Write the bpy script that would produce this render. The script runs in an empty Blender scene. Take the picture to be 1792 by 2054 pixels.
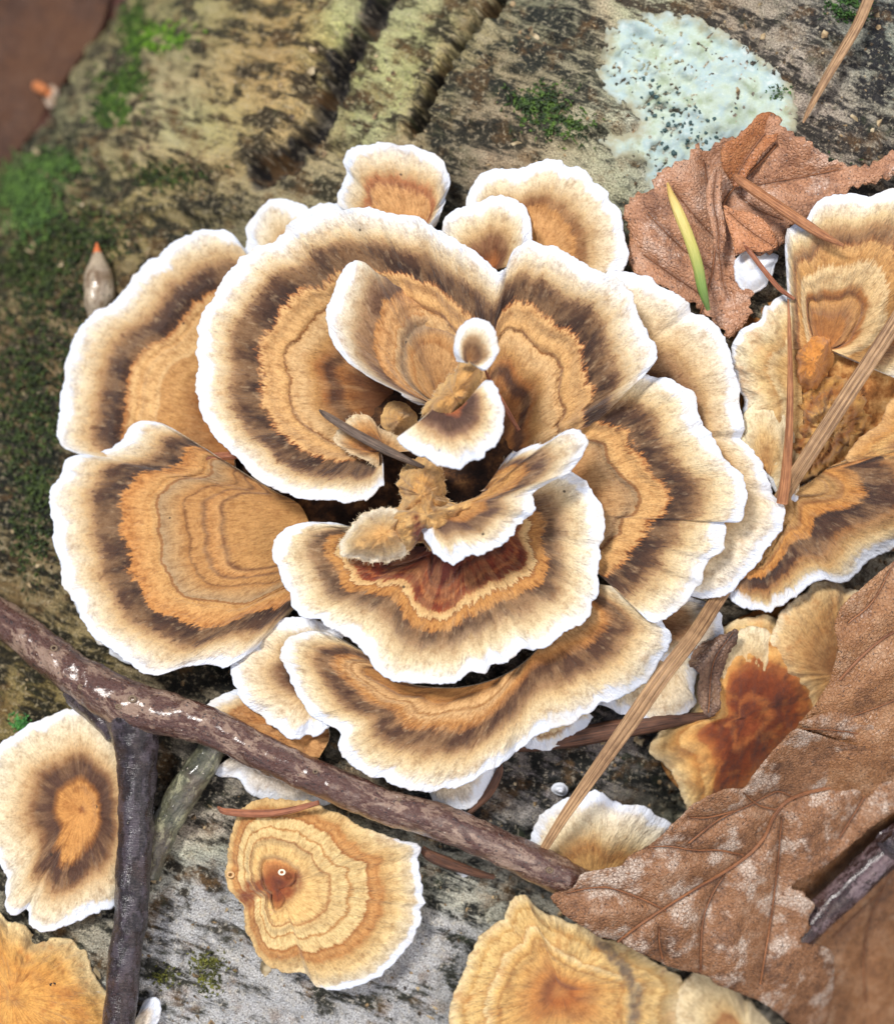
import bpy, math, random
import numpy as np
from mathutils.geometry import delaunay_2d_cdt
from mathutils import Vector

# ------------------------------------------------------------------ camera, light, exposure
# lengths below are written in "units": one unit is 0.06 mm in the scene (S metres)
S = 6e-5
CX, CY, H = 896.0, 1027.0, 4500.0
sc = bpy.context.scene
cam_d = bpy.data.cameras.new('camera'); cam = bpy.data.objects.new('camera', cam_d)
sc.collection.objects.link(cam); sc.camera = cam
cam.location = (0, 0, H * S)
cam_d.sensor_fit = 'HORIZONTAL'; cam_d.sensor_width = 36; cam_d.lens = 36 * H / 1792
cam_d.clip_start = 0.005; cam_d.clip_end = 50
cam_d.dof.use_dof = True; cam_d.dof.focus_distance = (H - 120) * S; cam_d.dof.aperture_fstop = 19
SUN_EL, SUN_AZ = 62, 250
w = bpy.data.worlds.new('World'); sc.world = w; w.use_nodes = True
nt = w.node_tree
sky = nt.nodes.new('ShaderNodeTexSky'); sky.sky_type = 'NISHITA'; sky.sun_disc = False
sky.sun_elevation = math.radians(SUN_EL); sky.sun_rotation = math.radians(110); sky.dust_density = 4
bg = nt.nodes['Background']; bg.inputs[1].default_value = 0.105
hs = nt.nodes.new('ShaderNodeHueSaturation'); hs.inputs['Saturation'].default_value = .8   # overcast: a greyer sky
nt.links.new(sky.outputs[0], hs.inputs['Color']); nt.links.new(hs.outputs[0], bg.inputs[0])
sun_d = bpy.data.lights.new('sun', 'SUN'); sun_d.energy = 2.6; sun_d.angle = math.radians(11)
sun_d.color = (1, .965, .92)
sun = bpy.data.objects.new('sun', sun_d); sc.collection.objects.link(sun)
sun.rotation_euler = (math.radians(-25), math.radians(-24), 0)
sc.view_settings.view_transform = 'Standard'; sc.view_settings.look = 'None'
sc.view_settings.exposure = 0.56; sc.view_settings.gamma = 1
sc.view_settings.use_curve_mapping = False
sc.cycles.use_denoising = True
sc.cycles.max_bounces = 6

rng = random.Random(7); R8 = np.random.RandomState(11)
C = sc.collection

# ------------------------------------------------------------------ maths helpers
_perm = np.random.RandomState(3).permutation(256)
_perm = np.concatenate([_perm, _perm, _perm])
_gr = np.random.RandomState(4).normal(size=(256, 3)); _gr /= np.linalg.norm(_gr, axis=1)[:, None]
def pn(x, y, z=0.0):
    """gradient noise, about -1..1"""
    x, y, z = np.broadcast_arrays(np.asarray(x, float), np.asarray(y, float), np.asarray(z, float))
    xi, yi, zi = np.floor(x).astype(int), np.floor(y).astype(int), np.floor(z).astype(int)
    xf, yf, zf = x - xi, y - yi, z - zi
    u, v, w_ = [t * t * t * (t * (t * 6 - 15) + 10) for t in (xf, yf, zf)]
    def g(i, j, k):
        h = _perm[_perm[_perm[(xi + i) & 255] + ((yi + j) & 255)] + ((zi + k) & 255)]
        q = _gr[h]
        return q[..., 0] * (xf - i) + q[..., 1] * (yf - j) + q[..., 2] * (zf - k)
    a = g(0,0,0) * (1-u) + g(1,0,0) * u; b = g(0,1,0) * (1-u) + g(1,1,0) * u
    c = g(0,0,1) * (1-u) + g(1,0,1) * u; d = g(0,1,1) * (1-u) + g(1,1,1) * u
    return 1.5 * ((a * (1-v) + b * v) * (1-w_) + (c * (1-v) + d * v) * w_)
def fbm(x, y, z=0.0, o=4):
    s = 0; a = 1
    for i in range(o):
        s = s + a * pn(x * 2**i + 17.3 * i, y * 2**i - 9.1 * i, z); a *= .5
    return s
def sstep(a, b, x):
    t = np.clip((x - a) / (b - a), 0, 1); return t * t * (3 - 2 * t)

AX = np.array([0.62, -0.785]); AX /= np.linalg.norm(AX)      # along the log
NX = np.array([-AX[1] * -1, 0]); NX = np.array([AX[1], -AX[0]])  # across it, towards upper left
LC = np.array([1014.0, 1119.0]); LR = 1640.0                  # axis foot and radius
def unproject(px, py, z):
    k = (H - z) / H
    return (px - CX) * k, -(py - CY) * k
def logz_xy(X, Y):
    d = (X + CX - LC[0]) * NX[0] + (-Y + CY - LC[1]) * NX[1]
    return np.sqrt(np.maximum(LR**2 - d**2, (LR * .12)**2)) - LR
def P(px, py, h):
    """a point seen at (px,py) that sits h above the log's smooth surface"""
    px, py, h = [np.asarray(v, float) for v in (px, py, h)]
    z = h + 0 * px
    for _ in range(6):
        X, Y = unproject(px, py, z); z = .4 * z + .6 * (h + logz_xy(X, Y))
    X, Y = unproject(px, py, z)
    return np.stack([X, Y, z], -1)

def spline(pts, n, closed=False):
    """Catmull-Rom through pts (k,m), resampled evenly by length in the first two columns"""
    p = np.array(pts, float)
    if closed: q = np.concatenate([p[-1:], p, p[:2]])
    else: q = np.concatenate([2 * p[:1] - p[1:2], p, 2 * p[-1:] - p[-2:-1]])
    out = []
    t = np.linspace(0, 1, 24, endpoint=False)[:, None]
    for i in range(len(q) - 3):
        a, b, c, d = q[i:i+4]
        out.append(.5 * (2*b + (c - a)*t + (2*a - 5*b + 4*c - d)*t**2 + (3*b - a - 3*c + d)*t**3))
    out = np.concatenate(out + [q[-2][None]])
    L = np.concatenate([[0], np.cumsum(np.linalg.norm(np.diff(out[:, :2], axis=0), axis=1) + 1e-6)])
    s = np.linspace(0, L[-1], n, endpoint=not closed)
    return np.stack([np.interp(s, L, out[:, k]) for k in range(out.shape[1])], 1)

def seg_dist(px, py, poly, closed=False):
    best = np.full(np.shape(px), 1e9)
    n = len(poly)
    for i in range(n if closed else n - 1):
        ax, ay = poly[i][:2]; bx, by = poly[(i + 1) % n][:2]
        dx, dy = bx - ax, by - ay
        t = np.clip(((px - ax) * dx + (py - ay) * dy) / (dx*dx + dy*dy + 1e-9), 0, 1)
        best = np.minimum(best, np.hypot(px - ax - t * dx, py - ay - t * dy))
    return best
def inside(px, py, poly):
    r = np.zeros(np.shape(px), bool); n = len(poly)
    for i in range(n):
        ax, ay = poly[i][:2]; bx, by = poly[(i + 1) % n][:2]
        c = ((ay > py) != (by > py))
        with np.errstate(divide='ignore', invalid='ignore'):
            r ^= c & (px < (bx - ax) * (py - ay) / (by - ay + 1e-12) + ax)
    return r
def sdist(px, py, poly):
    d = seg_dist(px, py, poly, True); return np.where(inside(px, py, poly), d, -d)

# ------------------------------------------------------------------ object helpers
def lin(c):
    return tuple(((v/255)/12.92 if v/255 <= .04045 else ((v/255 + .055)/1.055)**2.4) for v in c) + (1,)

def make_mesh(name, co, faces, mat, parent=None, attrs=None, smooth=True, normals=None):
    """co in units; the object's origin is put at its own centre"""
    co = np.asarray(co, float)
    me = bpy.data.meshes.new(name)
    org = np.zeros(3)
    if parent is None: org = co.mean(0); org[2] = co[:, 2].min()
    else: org = np.array(parent['_o'])
    me.vertices.add(len(co)); me.vertices.foreach_set('co', ((co - org) * S).ravel())
    if isinstance(faces, np.ndarray):
        k = faces.shape[1]; tot = np.full(len(faces), k); flat = faces.ravel()
    else:
        tot = np.array([len(f) for f in faces]); flat = np.concatenate([np.asarray(f) for f in faces])
    me.loops.add(len(flat)); me.loops.foreach_set('vertex_index', flat.astype(np.int32))
    me.polygons.add(len(tot))
    me.polygons.foreach_set('loop_start', np.concatenate([[0], np.cumsum(tot)[:-1]]).astype(np.int32))
    me.update(calc_edges=True); me.validate()
    me.polygons.foreach_set('use_smooth', [smooth] * len(me.polygons))
    a = me.attributes.new('pc', 'FLOAT_VECTOR', 'POINT'); a.data.foreach_set('vector', (co / 100).ravel())
    for k, v in (attrs or {}).items():
        v = np.asarray(v, float)
        if v.ndim == 1:
            a = me.attributes.new(k, 'FLOAT', 'POINT'); a.data.foreach_set('value', v)
        elif v.shape[1] == 3:
            a = me.attributes.new(k, 'FLOAT_VECTOR', 'POINT'); a.data.foreach_set('vector', v.ravel())
        else:
            a = me.attributes.new(k, 'FLOAT_COLOR', 'POINT'); a.data.foreach_set('color', v.ravel())
    if normals is not None: me.normals_split_custom_set_from_vertices(normals)
    if mat: me.materials.append(mat)
    o = bpy.data.objects.new(name, me); C.objects.link(o)
    if parent is None: o.location = org * S; o['_o'] = tuple(org)
    else: o.parent = parent; o['_o'] = tuple(org)
    return o
def thing(name, label, cat, org, group=None):
    o = bpy.data.objects.new(name, None); C.objects.link(o); o.empty_display_size = .003
    o.location = np.asarray(org, float) * S; o['_o'] = tuple(float(v) for v in org)
    return tag(o, label, cat, group)
def tag(o, label, cat=None, group=None, kind=None):
    if label: o['label'] = label
    if cat: o['category'] = cat
    if group: o['group'] = group
    if kind: o['kind'] = kind
    return o

# ------------------------------------------------------------------ node helpers
class NT:
    def __init__(s, name):
        s.m = bpy.data.materials.new(name); s.m.use_nodes = True; s.t = s.m.node_tree
        s.b = s.t.nodes['Principled BSDF']
    def n(s, k, **kw):
        x = s.t.nodes.new(k)
        for a, v in kw.items(): setattr(x, a, v)
        return x
    def l(s, a, b): s.t.links.new(a, b)
    def inp(s, sock, v):
        if isinstance(v, bpy.types.NodeSocket): s.l(v, sock)
        else: sock.default_value = v
    def attr(s, name, out='Vector'): return s.n('ShaderNodeAttribute', attribute_name=name).outputs[out]
    def math(s, op, a, b=0.0, c=0.0, clamp=False):
        x = s.n('ShaderNodeMath', operation=op, use_clamp=clamp)
        for i, v in enumerate((a, b, c)): s.inp(x.inputs[i], v)
        return x.outputs[0]
    def scalev(s, v, k):
        x = s.n('ShaderNodeMapping'); s.l(v, x.inputs[0]); x.inputs['Scale'].default_value = k
        return x
    def noise(s, v, scale, detail=3, rough=.55, dist=0, k=None, rot=None, loc=None):
        if k or rot or loc:
            mp = s.n('ShaderNodeMapping'); s.l(v, mp.inputs[0])
            if rot: mp.vector_type = 'TEXTURE'; k = tuple(1 / q for q in (k or (1, 1, 1)))
            if k: mp.inputs['Scale'].default_value = k
            if rot: mp.inputs['Rotation'].default_value = rot
            if loc: mp.inputs['Location'].default_value = loc
            v = mp.outputs[0]
        x = s.n('ShaderNodeTexNoise'); s.l(v, x.inputs['Vector'])
        x.inputs['Scale'].default_value = scale; x.inputs['Detail'].default_value = detail
        x.inputs['Roughness'].default_value = rough; x.inputs['Distortion'].default_value = dist
        return x.outputs[0]
    def map(s, v, a, b, c=0.0, d=1.0, smooth=True):
        x = s.n('ShaderNodeMapRange', interpolation_type='SMOOTHSTEP' if smooth else 'LINEAR')
        s.inp(x.inputs[0], v)
        for i, q in enumerate((a, b, c, d)): s.inp(x.inputs[i + 1], q)
        return x.outputs[0]
    def ramp(s, v, stops):
        x = s.n('ShaderNodeValToRGB'); s.inp(x.inputs[0], v); e = x.color_ramp.elements
        while len(e) > 1: e.remove(e[-1])
        e[0].position = stops[0][0]; e[0].color = lin(stops[0][1])
        for p, c in stops[1:]:
            q = e.new(min(p, 1)); q.color = lin(c)
        return x.outputs[0]
    def mix(s, f, a, b, mode='MIX'):
        x = s.n('ShaderNodeMix', data_type='RGBA', blend_type=mode)
        s.inp(x.inputs[0], f)
        for i, v in ((6, a), (7, b)): s.inp(x.inputs[i], lin(v) if isinstance(v, tuple) and len(v) == 3 else v)
        return x.outputs[2]
    def bump(s, hgt, dist, strength=1.0, nrm=None):
        x = s.n('ShaderNodeBump'); s.l(hgt, x.inputs['Height'])
        x.inputs['Distance'].default_value = dist * S; x.inputs['Strength'].default_value = strength
        if nrm: s.l(nrm, x.inputs['Normal'])
        return x.outputs[0]
    def done(s, col=None, rough=.7, nrm=None, spec=None, sss=0):
        if isinstance(col, tuple): col = lin(col)
        if col is not None: s.inp(s.b.inputs['Base Color'], col)
        s.inp(s.b.inputs['Roughness'], rough)
        if nrm: s.l(nrm, s.b.inputs['Normal'])
        if spec is not None: s.inp(s.b.inputs['Specular IOR Level'], spec)
        if sss:
            s.b.inputs['Subsurface Weight'].default_value = sss
            s.b.inputs['Subsurface Scale'].default_value = 20 * S
            s.b.inputs['Subsurface Radius'].default_value = (1, .7, .45)
        return s.m

# ------------------------------------------------------------------ log relief (in picture units)
CRACK1 = [(760,-60),(735,10),(705,70),(665,110),(645,165),(620,225),(585,280),(545,320),(500,345)]
CRACK2 = [(1040,-60),(995,10),(955,60),(905,120),(870,170),(850,215),(828,262)]
LIPP = [(930,-80),(1000,60),(1060,90),(1130,100),(1195,125),(1196,165),(1225,200),(1262,222),(1280,240),(1262,262),(1215,266),(1190,262),
        (1150,290),(1100,300),(1000,260),(880,255),(850,215),(905,120),(955,60)]
SLAB1 = [(300,-80),(740,-60),(700,60),(640,110),(620,170),(590,240),(540,300),(505,335),(420,345),(330,330),(270,330),(180,340),(120,250)]
HOLES = [(285,355,60,22,28), (330,440,110,16,30), (470,438,120,14,25), (675,297,28,20,25), (60,560,50,30,14), (60,1000,40,120,25), (30,1200,20,90,40)]
def relief(px, py):
    """height of the bark above the smooth log"""
    ca, sa = math.cos(math.radians(25)), math.sin(math.radians(25))
    u = px * ca + py * sa; v = -px * sa + py * ca
    wx = 30 * pn(px / 150, py / 150, 5.5); wy = 30 * pn(px / 150, py / 150, 8.5)
    h = 12 * fbm(px / 260, py / 260, 1.3, 3)
    rg = fbm(px / 70 + 3, py / 70, 6.6, 4); h = h - 16 * np.maximum(0, .22 - np.abs(rg)) / .22 * sstep(-.2, .5, pn(px / 200, py / 200, 7.7))
    h = h + 7 * sstep(.0, .06, fbm((u := (px * .906 + py * .423)) / 120, (py * .906 - px * .423) / 34, 9.1, 4))
    h = h + 9 * fbm((u + wx) / 170, (v + wy) / 26, 2.2, 3) + 7 * fbm(px / 30, py / 30, 3.1, 4)
    jg = 7 * fbm(px / 22, py / 22, 12.1, 3); q2 = seg_dist(px + wx * .3, py + wy * .3, CRACK2)
    h = h + 30 * sstep(-4, 6, sdist(px + wx * .35, py + wy * .35, SLAB1) + jg)
    h = h - 60 * (1 - sstep(12, 26, seg_dist(px - 24 + wx*.4, py - 6 + wy*.4, CRACK1) + jg)) - 75 * (1 - sstep(9, 20, q2 + jg))
    h = h + 22 * sstep(-6, 8, sdist(px + wx * .12, py + wy * .12, LIPP))
    for (x, y, a, b, d) in HOLES:
        h = h - d * np.exp(-((px - x) / a)**2 - ((py - y) / b)**2)
    return h

# colour fields on the bark: (x, y, light, dark, share of dark)
BARK = [
 (300,40,(150,140,90),(58,66,42),.45),(420,60,(150,146,96),(74,76,48),.40),(560,60,(158,134,84),(92,82,52),.45),(520,170,(160,128,84),(92,74,50),.50),
 (360,150,(92,96,72),(46,50,44),.60),(350,220,(216,196,150),(128,104,66),.30),(470,260,(190,160,96),(104,84,50),.40),(600,200,(160,134,84),(88,72,44),.50),
 (560,330,(158,146,112),(92,84,60),.35),(640,380,(150,142,112),(96,90,66),.35),(250,260,(130,124,88),(60,58,46),.50),(100,330,(110,116,84),(56,66,42),.69),
 (60,450,(118,108,66),(48,56,32),.69),(180,420,(130,120,72),(56,60,36),.69),(300,400,(150,130,78),(66,64,38),.64),(430,440,(108,104,78),(48,48,36),.60),
 (60,620,(128,112,74),(50,52,32),.69),(200,620,(120,98,62),(58,54,34),.64),(50,760,(116,92,56),(54,50,30),.64),(60,900,(100,88,54),(38,44,28),.79),
 (40,1050,(84,76,46),(30,34,22),.84),(60,1180,(132,112,74),(56,50,32),.64),(150,1250,(138,124,86),(70,64,42),.59),(110,1380,(120,104,56),(62,56,32),.64),
 (360,1400,(104,92,70),(44,42,34),.60),(700,200,(190,160,104),(96,74,48),.40),(780,120,(214,196,110),(120,104,50),.35),(800,30,(176,160,130),(98,88,66),.40),
 (760,250,(206,182,140),(88,78,64),.45),(870,60,(170,160,112),(80,76,50),.46),(900,280,(90,94,74),(46,52,44),.66),(930,190,(110,108,84),(52,58,50),.66),
 (1000,150,(148,130,96),(66,70,58),.61),(1100,60,(110,114,92),(56,62,56),.66),(1100,180,(118,110,86),(66,68,56),.66),(1000,300,(186,156,130),(104,92,74),.46),(1120,310,(160,148,116),(86,86,66),.51),
 (900,360,(90,88,70),(44,46,38),.60),(1180,340,(150,146,120),(80,80,66),.40),(1300,30,(190,172,140),(110,96,76),.41),(1500,40,(130,116,98),(72,68,64),.56),
 (1560,110,(188,176,158),(120,110,96),.46),(1600,180,(176,158,144),(96,88,80),.51),(1650,60,(104,108,100),(58,62,66),.66),(1750,60,(98,100,96),(40,44,50),.66),
 (1700,200,(146,130,116),(70,66,66),.56),(1770,140,(156,170,150),(74,78,84),.56),(1760,260,(120,112,100),(66,60,56),.56),(1550,300,(150,138,120),(90,84,74),.46),
 (1250,300,(180,186,160),(110,112,94),.36),(1200,1520,(112,106,108),(34,38,32),.60),(1080,1600,(150,144,144),(52,54,50),.50),(1250,1600,(56,60,44),(28,32,24),.60),(1000,1560,(88,80,74),(34,36,34),.60),
 (1150,1500,(92,84,84),(40,42,34),.60),(980,1750,(145,145,134),(46,50,50),.60),(900,1850,(192,188,168),(60,64,52),.40),(1000,1700,(100,98,94),(34,38,38),.60),
 (400,1700,(168,156,138),(62,56,44),.50),(380,1600,(130,126,118),(56,56,48),.50),(350,1750,(179,165,145),(70,62,50),.40),(450,1500,(90,86,78),(44,44,36),.60),
 (400,1850,(219,210,192),(104,96,78),.30),(300,1900,(190,183,165),(60,60,46),.50),(230,1860,(110,106,88),(48,48,38),.60),(340,1960,(219,217,206),(74,78,62),.35),
 (470,1900,(224,217,203),(120,112,98),.25),(450,2000,(230,226,215),(100,100,88),.30),(620,2020,(226,221,208),(70,70,60),.35),(800,2020,(230,226,215),(90,90,74),.30),
 (760,1960,(219,215,199),(72,74,58),.35),(880,1950,(221,219,206),(78,82,64),.40),(900,1780,(145,147,134),(52,56,54),.50),(430,1780,(201,188,168),(80,70,56),.35),
 (600,1600,(110,104,90),(50,50,40),.50),(900,1000,(80,62,40),(40,32,24),.50)]
def bark_fields(px, py):
    W = 0; A = 0; B = 0; D = 0
    for (x, y, l, d, s) in BARK:
        ww = np.exp(-((px - x)**2 + (py - y)**2) / (2 * 75.0**2)) + 1e-3 / (1 + ((px - x)**2 + (py - y)**2) / 2e4)
        W = W + ww; A = A + ww[:, None] * np.array(lin(l)[:3]); B = B + ww[:, None] * np.array(lin(d)[:3]); D = D + ww * s
    return np.minimum(A / W[:, None] * 2.1, .8), B / W[:, None] * .8, np.clip(D / W - .06, 0, 1)

def bark_material():
    m = NT('weathered_birch_bark'); pc = m.attr('pc'); fc = m.attr('face')
    la, da, sh = m.attr('light', 'Color'), m.attr('dark', 'Color'), m.attr('share', 'Fac')
    rot = (0, 0, math.radians(-25))
    n1 = m.noise(fc, 1.0, 8, .62, 1.2, k=(.55, 1.7, 1), rot=rot)
    n2 = m.noise(fc, 1.7, 8, .7, .6)
    n3 = m.noise(fc, 1.0, 6, .7, .3, k=(1.6, 9, 1), rot=rot)
    n = m.math('ADD', m.math('MULTIPLY', n1, .45), m.math('ADD', m.math('MULTIPLY', n2, .33), m.math('MULTIPLY', n3, .22)))
    thr = m.map(sh, 0, 1, .43, .575, False)
    f = m.map(n, m.math('SUBTRACT', thr, .035), m.math('ADD', thr, .045), 1, 0)
    da = m.mix(1.0, da, m.ramp(n3, [(.35, (205,205,205)), (.65, (255,255,255))]), 'MULTIPLY')
    la = m.mix(m.map(n, .5, .66, 0, .55), la, m.mix(.55, la, (240, 226, 196)))
    col = m.mix(f, la, da)
    # warm/green tint patches and fine grain
    t1 = m.noise(fc, 1.6, 6, .66, loc=(7, 3, 1))
    col = m.mix(m.map(t1, .52, .66, 0, .5), col, (150, 112, 66))
    t2 = m.noise(fc, 2.3, 4, .6, loc=(2, 13, 5))
    col = m.mix(m.map(t2, .55, .75, 0, .5), col, (66, 78, 40))
    t3 = m.noise(fc, 9, 4, .7, loc=(2, 3, 9))
    col = m.mix(m.map(t3, .53, .64, 0, .75), col, m.mix(.55, la, (226, 212, 180)))
    sp = m.noise(fc, 16, 3, .6, k=(1, 1.8, 1), rot=rot)
    col = m.mix(m.map(sp, .60, .67, 0, .85), col, (34, 32, 28))
    g = m.noise(fc, 30, 3, .6)
    col = m.mix(1.0, col, m.ramp(g, [(.3, (120,118,114)), (.66, (255,255,255))]), 'MULTIPLY')
    hh = m.math('ADD', m.math('MULTIPLY', n, 1.0), m.math('MULTIPLY', g, .35))
    nr = m.bump(hh, 22, 1.0)
    return m.done(col, m.map(g, .3, .7, .45, .75), nr, .4)

# ------------------------------------------------------------------ the log
def build_log():
    a = np.concatenate([np.linspace(-4200, -1500, 40)[:-1], np.arange(-1500, 1500, 6.5), np.linspace(1500, 4200, 40)])
    ph = np.concatenate([np.radians(np.arange(-180, -62, 4)), np.arange(math.radians(-62), math.radians(80), 6.5 / LR), np.radians(np.arange(80.5, 180, 4))])
    Aa, Ph = np.meshgrid(a, ph, indexing='ij')
    d0 = LR * np.sin(Ph); z0 = LR * np.cos(Ph) - LR
    wx = LC[0] - CX + AX[0] * Aa + NX[0] * d0; wy = -(LC[1] - CY + AX[1] * Aa + NX[1] * d0)
    k = H / (H - z0); px = CX + wx * k; py = CY - wy * k
    r = relief(px.ravel(), py.ravel()).reshape(px.shape)
    r = np.where(np.cos(Ph) > .1, r, 10 * fbm(Aa / 90, Ph * 20, 0, 3))
    d = (LR + r) * np.sin(Ph); z = (LR + r) * np.cos(Ph) - LR
    wx = LC[0] - CX + AX[0] * Aa + NX[0] * d; wy = -(LC[1] - CY + AX[1] * Aa + NX[1] * d)
    co = np.stack([wx, wy, z], -1).reshape(-1, 3)
    na, npn = Aa.shape
    i = np.arange(na - 1)[:, None] * npn; j = np.arange(npn)[None]; jn = (j + 1) % npn
    f = np.stack([i + j, i + jn, i + npn + jn, i + npn + j], -1).reshape(-1, 4)
    cl, cd, sh = bark_fields(px.ravel(), py.ravel())
    # both bark colours turn near-black along the two cracks
    qx, qy = px.ravel(), py.ravel(); nz = 10 * fbm(qx / 40, qy / 40, 4, 3)
    c1 = 1 - sstep(20, 31, seg_dist(qx - 24 + 12 * pn(qx / 150, qy / 150, 5.5), qy - 6 + 12 * pn(qx / 150, qy / 150, 8.5), CRACK1) + nz)
    c2 = 1 - sstep(9, 18, seg_dist(qx, qy, CRACK2) + nz)
    cc = np.clip(np.maximum(c1, c2), 0, 1)[:, None]
    cl = cl * (1 - cc) + np.array(lin((42,36,34))[:3]) * cc; cd = cd * (1 - cc) + np.array(lin((26,22,22))[:3]) * cc
    one = np.ones((len(qx), 1))
    face = np.stack([Aa.ravel() * AX[0] + LR * Ph.ravel() * NX[0], -(Aa.ravel() * AX[1] + LR * Ph.ravel() * NX[1]), 0 * qx], -1) / 100
    lg = thing('fallen_log', 'mossy weathered birch log that carries all the bracket fungi', 'log', (LC[0]-CX, -(LC[1]-CY), -2 * LR))
    make_mesh('bark', co, f, bark_material(), lg, dict(light=np.hstack([cl, one]), dark=np.hstack([cd, one]), share=sh, face=face))
    m = NT('end_grain'); n = m.noise(m.attr('pc'), 2, 4)
    em = m.done(m.ramp(n, [(.3, (90,70,48)), (.7, (150,122,84))]), .8)
    for e in (0, -1):
        ring = co.reshape(na, npn, 3)[e]; c = ring.mean(0)
        fs = [(npn, q, (q + 1) % npn) if e == 0 else (npn, (q + 1) % npn, q) for q in range(npn)]
        make_mesh('end_face', np.vstack([ring, c]), fs, em, lg, smooth=False)
    return lg
LOG = build_log()

# ------------------------------------------------------------------ bracket fungi
WHT,CRM,SND,LTN = (222,224,228),(228,208,172),(206,172,124),(214,180,128)
BRN,DBR,ORG,TAN = (92,64,46),(60,40,30),(214,168,110),(222,180,126)
LIN,GTN,RST,YCR = (146,92,44),(176,146,108),(128,58,24),(226,194,134)
STD = [(0,WHT),(22,(236,228,212)),(48,CRM),(78,SND),(98,(148,112,82)),(112,BRN),(135,DBR),(150,(76,50,34)),(156,(158,100,56)),(164,ORG),(185,TAN),(215,TAN),
       (222,LIN),(228,GTN),(255,GTN),(285,TAN),(330,(190,136,78)),(400,(150,100,56))]
def bands(k=1.0, src=STD, **sub):
    return [(p * k, c) for p, c in src]
_cm = {}
def cap_material(key, stops, jit=1.0, patch=.8, rim=20, spots=1.0, blot=0, stainc=None):
    """zoned velvet: colour runs with the distance grown since the rim"""
    if key in _cm: return _cm[key]
    m = NT('zoned_cap_' + key)
    ray, pc = m.attr('ray'), m.attr('pc'); b, d = m.attr('band', 'Fac'), m.attr('fromrim', 'Fac')
    fine = m.noise(ray, 19, 2, .6)                       # radial fibres
    mid = m.noise(ray, 7.5, 2, .6)
    low = m.noise(pc, .9, 2, .5)
    inn = m.math('MULTIPLY', m.map(m.attr('core', 'Fac'), .3, 1.7, .03, 1), m.map(b, .38, .55, 1, .3))
    q = m.math('MULTIPLY_ADD', m.math('MULTIPLY', m.math('SUBTRACT', fine, .5), inn), .06 * jit, b)
    q = m.math('MULTIPLY_ADD', m.math('MULTIPLY', m.math('SUBTRACT', mid, .5), inn), .06 * jit, q)
    q0 = m.math('MULTIPLY_ADD', m.math('SUBTRACT', mid, .5), .03, m.math('MULTIPLY_ADD', m.math('SUBTRACT', low, .5), .05 * jit, b))
    isot = m.noise(pc, 3.5, 4, .6)
    q = m.math('MULTIPLY_ADD', m.math('SUBTRACT', isot, .5), .035 + .03 * (1 - min(jit, 1)), q)
    q = m.math('MULTIPLY_ADD', m.math('SUBTRACT', low, .5), .05 * jit, q)
    lines = [p / 400 for p, c in stops if c == LIN]
    st = [(p / 400, c) for p, c in stops if c != LIN]
    colA = m.ramp(q, st)
    def mute(c):
        L = sum(c) / 3
        if L > 125: return c
        return tuple(int(c[i] * .45 + (186, 148, 104)[i] * .55) for i in range(3))
    colB = m.ramp(q, [(p, mute(c)) for p, c in st])
    pt = m.noise(ray, 1.6, 3, .6, loc=(3, 5, 0))
    col = m.mix(m.math('MULTIPLY', m.map(pt, .43, .60, 0, patch), m.map(m.attr('core', 'Fac'), .4, 1.2)), colA, colB)
    for p in lines:
        col = m.mix(m.map(m.math('ABSOLUTE', m.math('SUBTRACT', q0, p)), .004, .014, .75, 0), col, LIN)
    bw = m.n('ShaderNodeRGBToBW'); m.l(col, bw.inputs[0]); dk = m.map(bw.outputs[0], .2, .5, 1, .12)
    inn = m.math('MULTIPLY', inn, dk)
    pale = m.noise(ray, 7, 2, .6, loc=(13, 5, 2))         # paler fibre tufts
    col = m.mix(m.math('MULTIPLY', m.map(pale, .56, .74, 0, .45 * min(jit, 1)), inn), col, m.mix(.6, col, (214, 186, 148)))
    dark = m.noise(ray, 9, 2, .6, loc=(1, 15, 2))
    dcol = m.mix(1.0, col, (178, 158, 150), 'MULTIPLY')
    col = m.mix(m.math('MULTIPLY', m.map(dark, .56, .72, 0, .75 * min(jit, 1)), inn), col, dcol)
    grain = m.noise(pc, 24, 3, .65)
    col = m.mix(1.0, col, m.ramp(grain, [(.3, (228,226,222)), (.65, (255,255,255))]), 'MULTIPLY')
    soft = m.math('ADD', m.math('MULTIPLY', fine, .5), m.math('MULTIPLY', mid, .5)) if jit >= .2 else isot
    col = m.mix(1.0, col, m.ramp(soft, [(.38, (222,214,204)), (.56, (255,255,255))]), 'MULTIPLY')
    if blot: col = m.mix(m.map(m.noise(pc, 2.1, 5, .66, loc=(9, 9, 1)), .5, .68, 0, blot), col, (176, 112, 54))
    if stainc: col = m.mix(m.math('MULTIPLY', m.attr('stain', 'Fac'), m.map(m.noise(pc, 6, 4, .6), .3, .6, .45, .95)), col, stainc)
    if spots:
        sp = m.n('ShaderNodeTexVoronoi'); m.l(pc, sp.inputs['Vector']); sp.inputs['Scale'].default_value = 1.3
        sel = m.math('GREATER_THAN', m.n('ShaderNodeSeparateColor').outputs[0], 2)
        sx = m.n('ShaderNodeSeparateColor'); m.l(sp.outputs['Color'], sx.inputs[0])
        on = m.math('MULTIPLY', m.map(sp.outputs['Distance'], .03, .05, 1, 0), m.math('GREATER_THAN', sx.outputs[0], .72))
        col = m.mix(m.math('MULTIPLY', on, .85 * spots), col, (50, 38, 28))
    mott = m.noise(pc, 5, 4, .65, loc=(3, 1, 8))
    col = m.mix(1.0, col, m.ramp(mott, [(.32, (222,212,204)), (.5, (250,250,250)), (.68, (255,255,255))]), 'MULTIPLY')
    rn = m.math('MULTIPLY_ADD', m.math('SUBTRACT', mid, .5), rim * 1.5, d)
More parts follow.
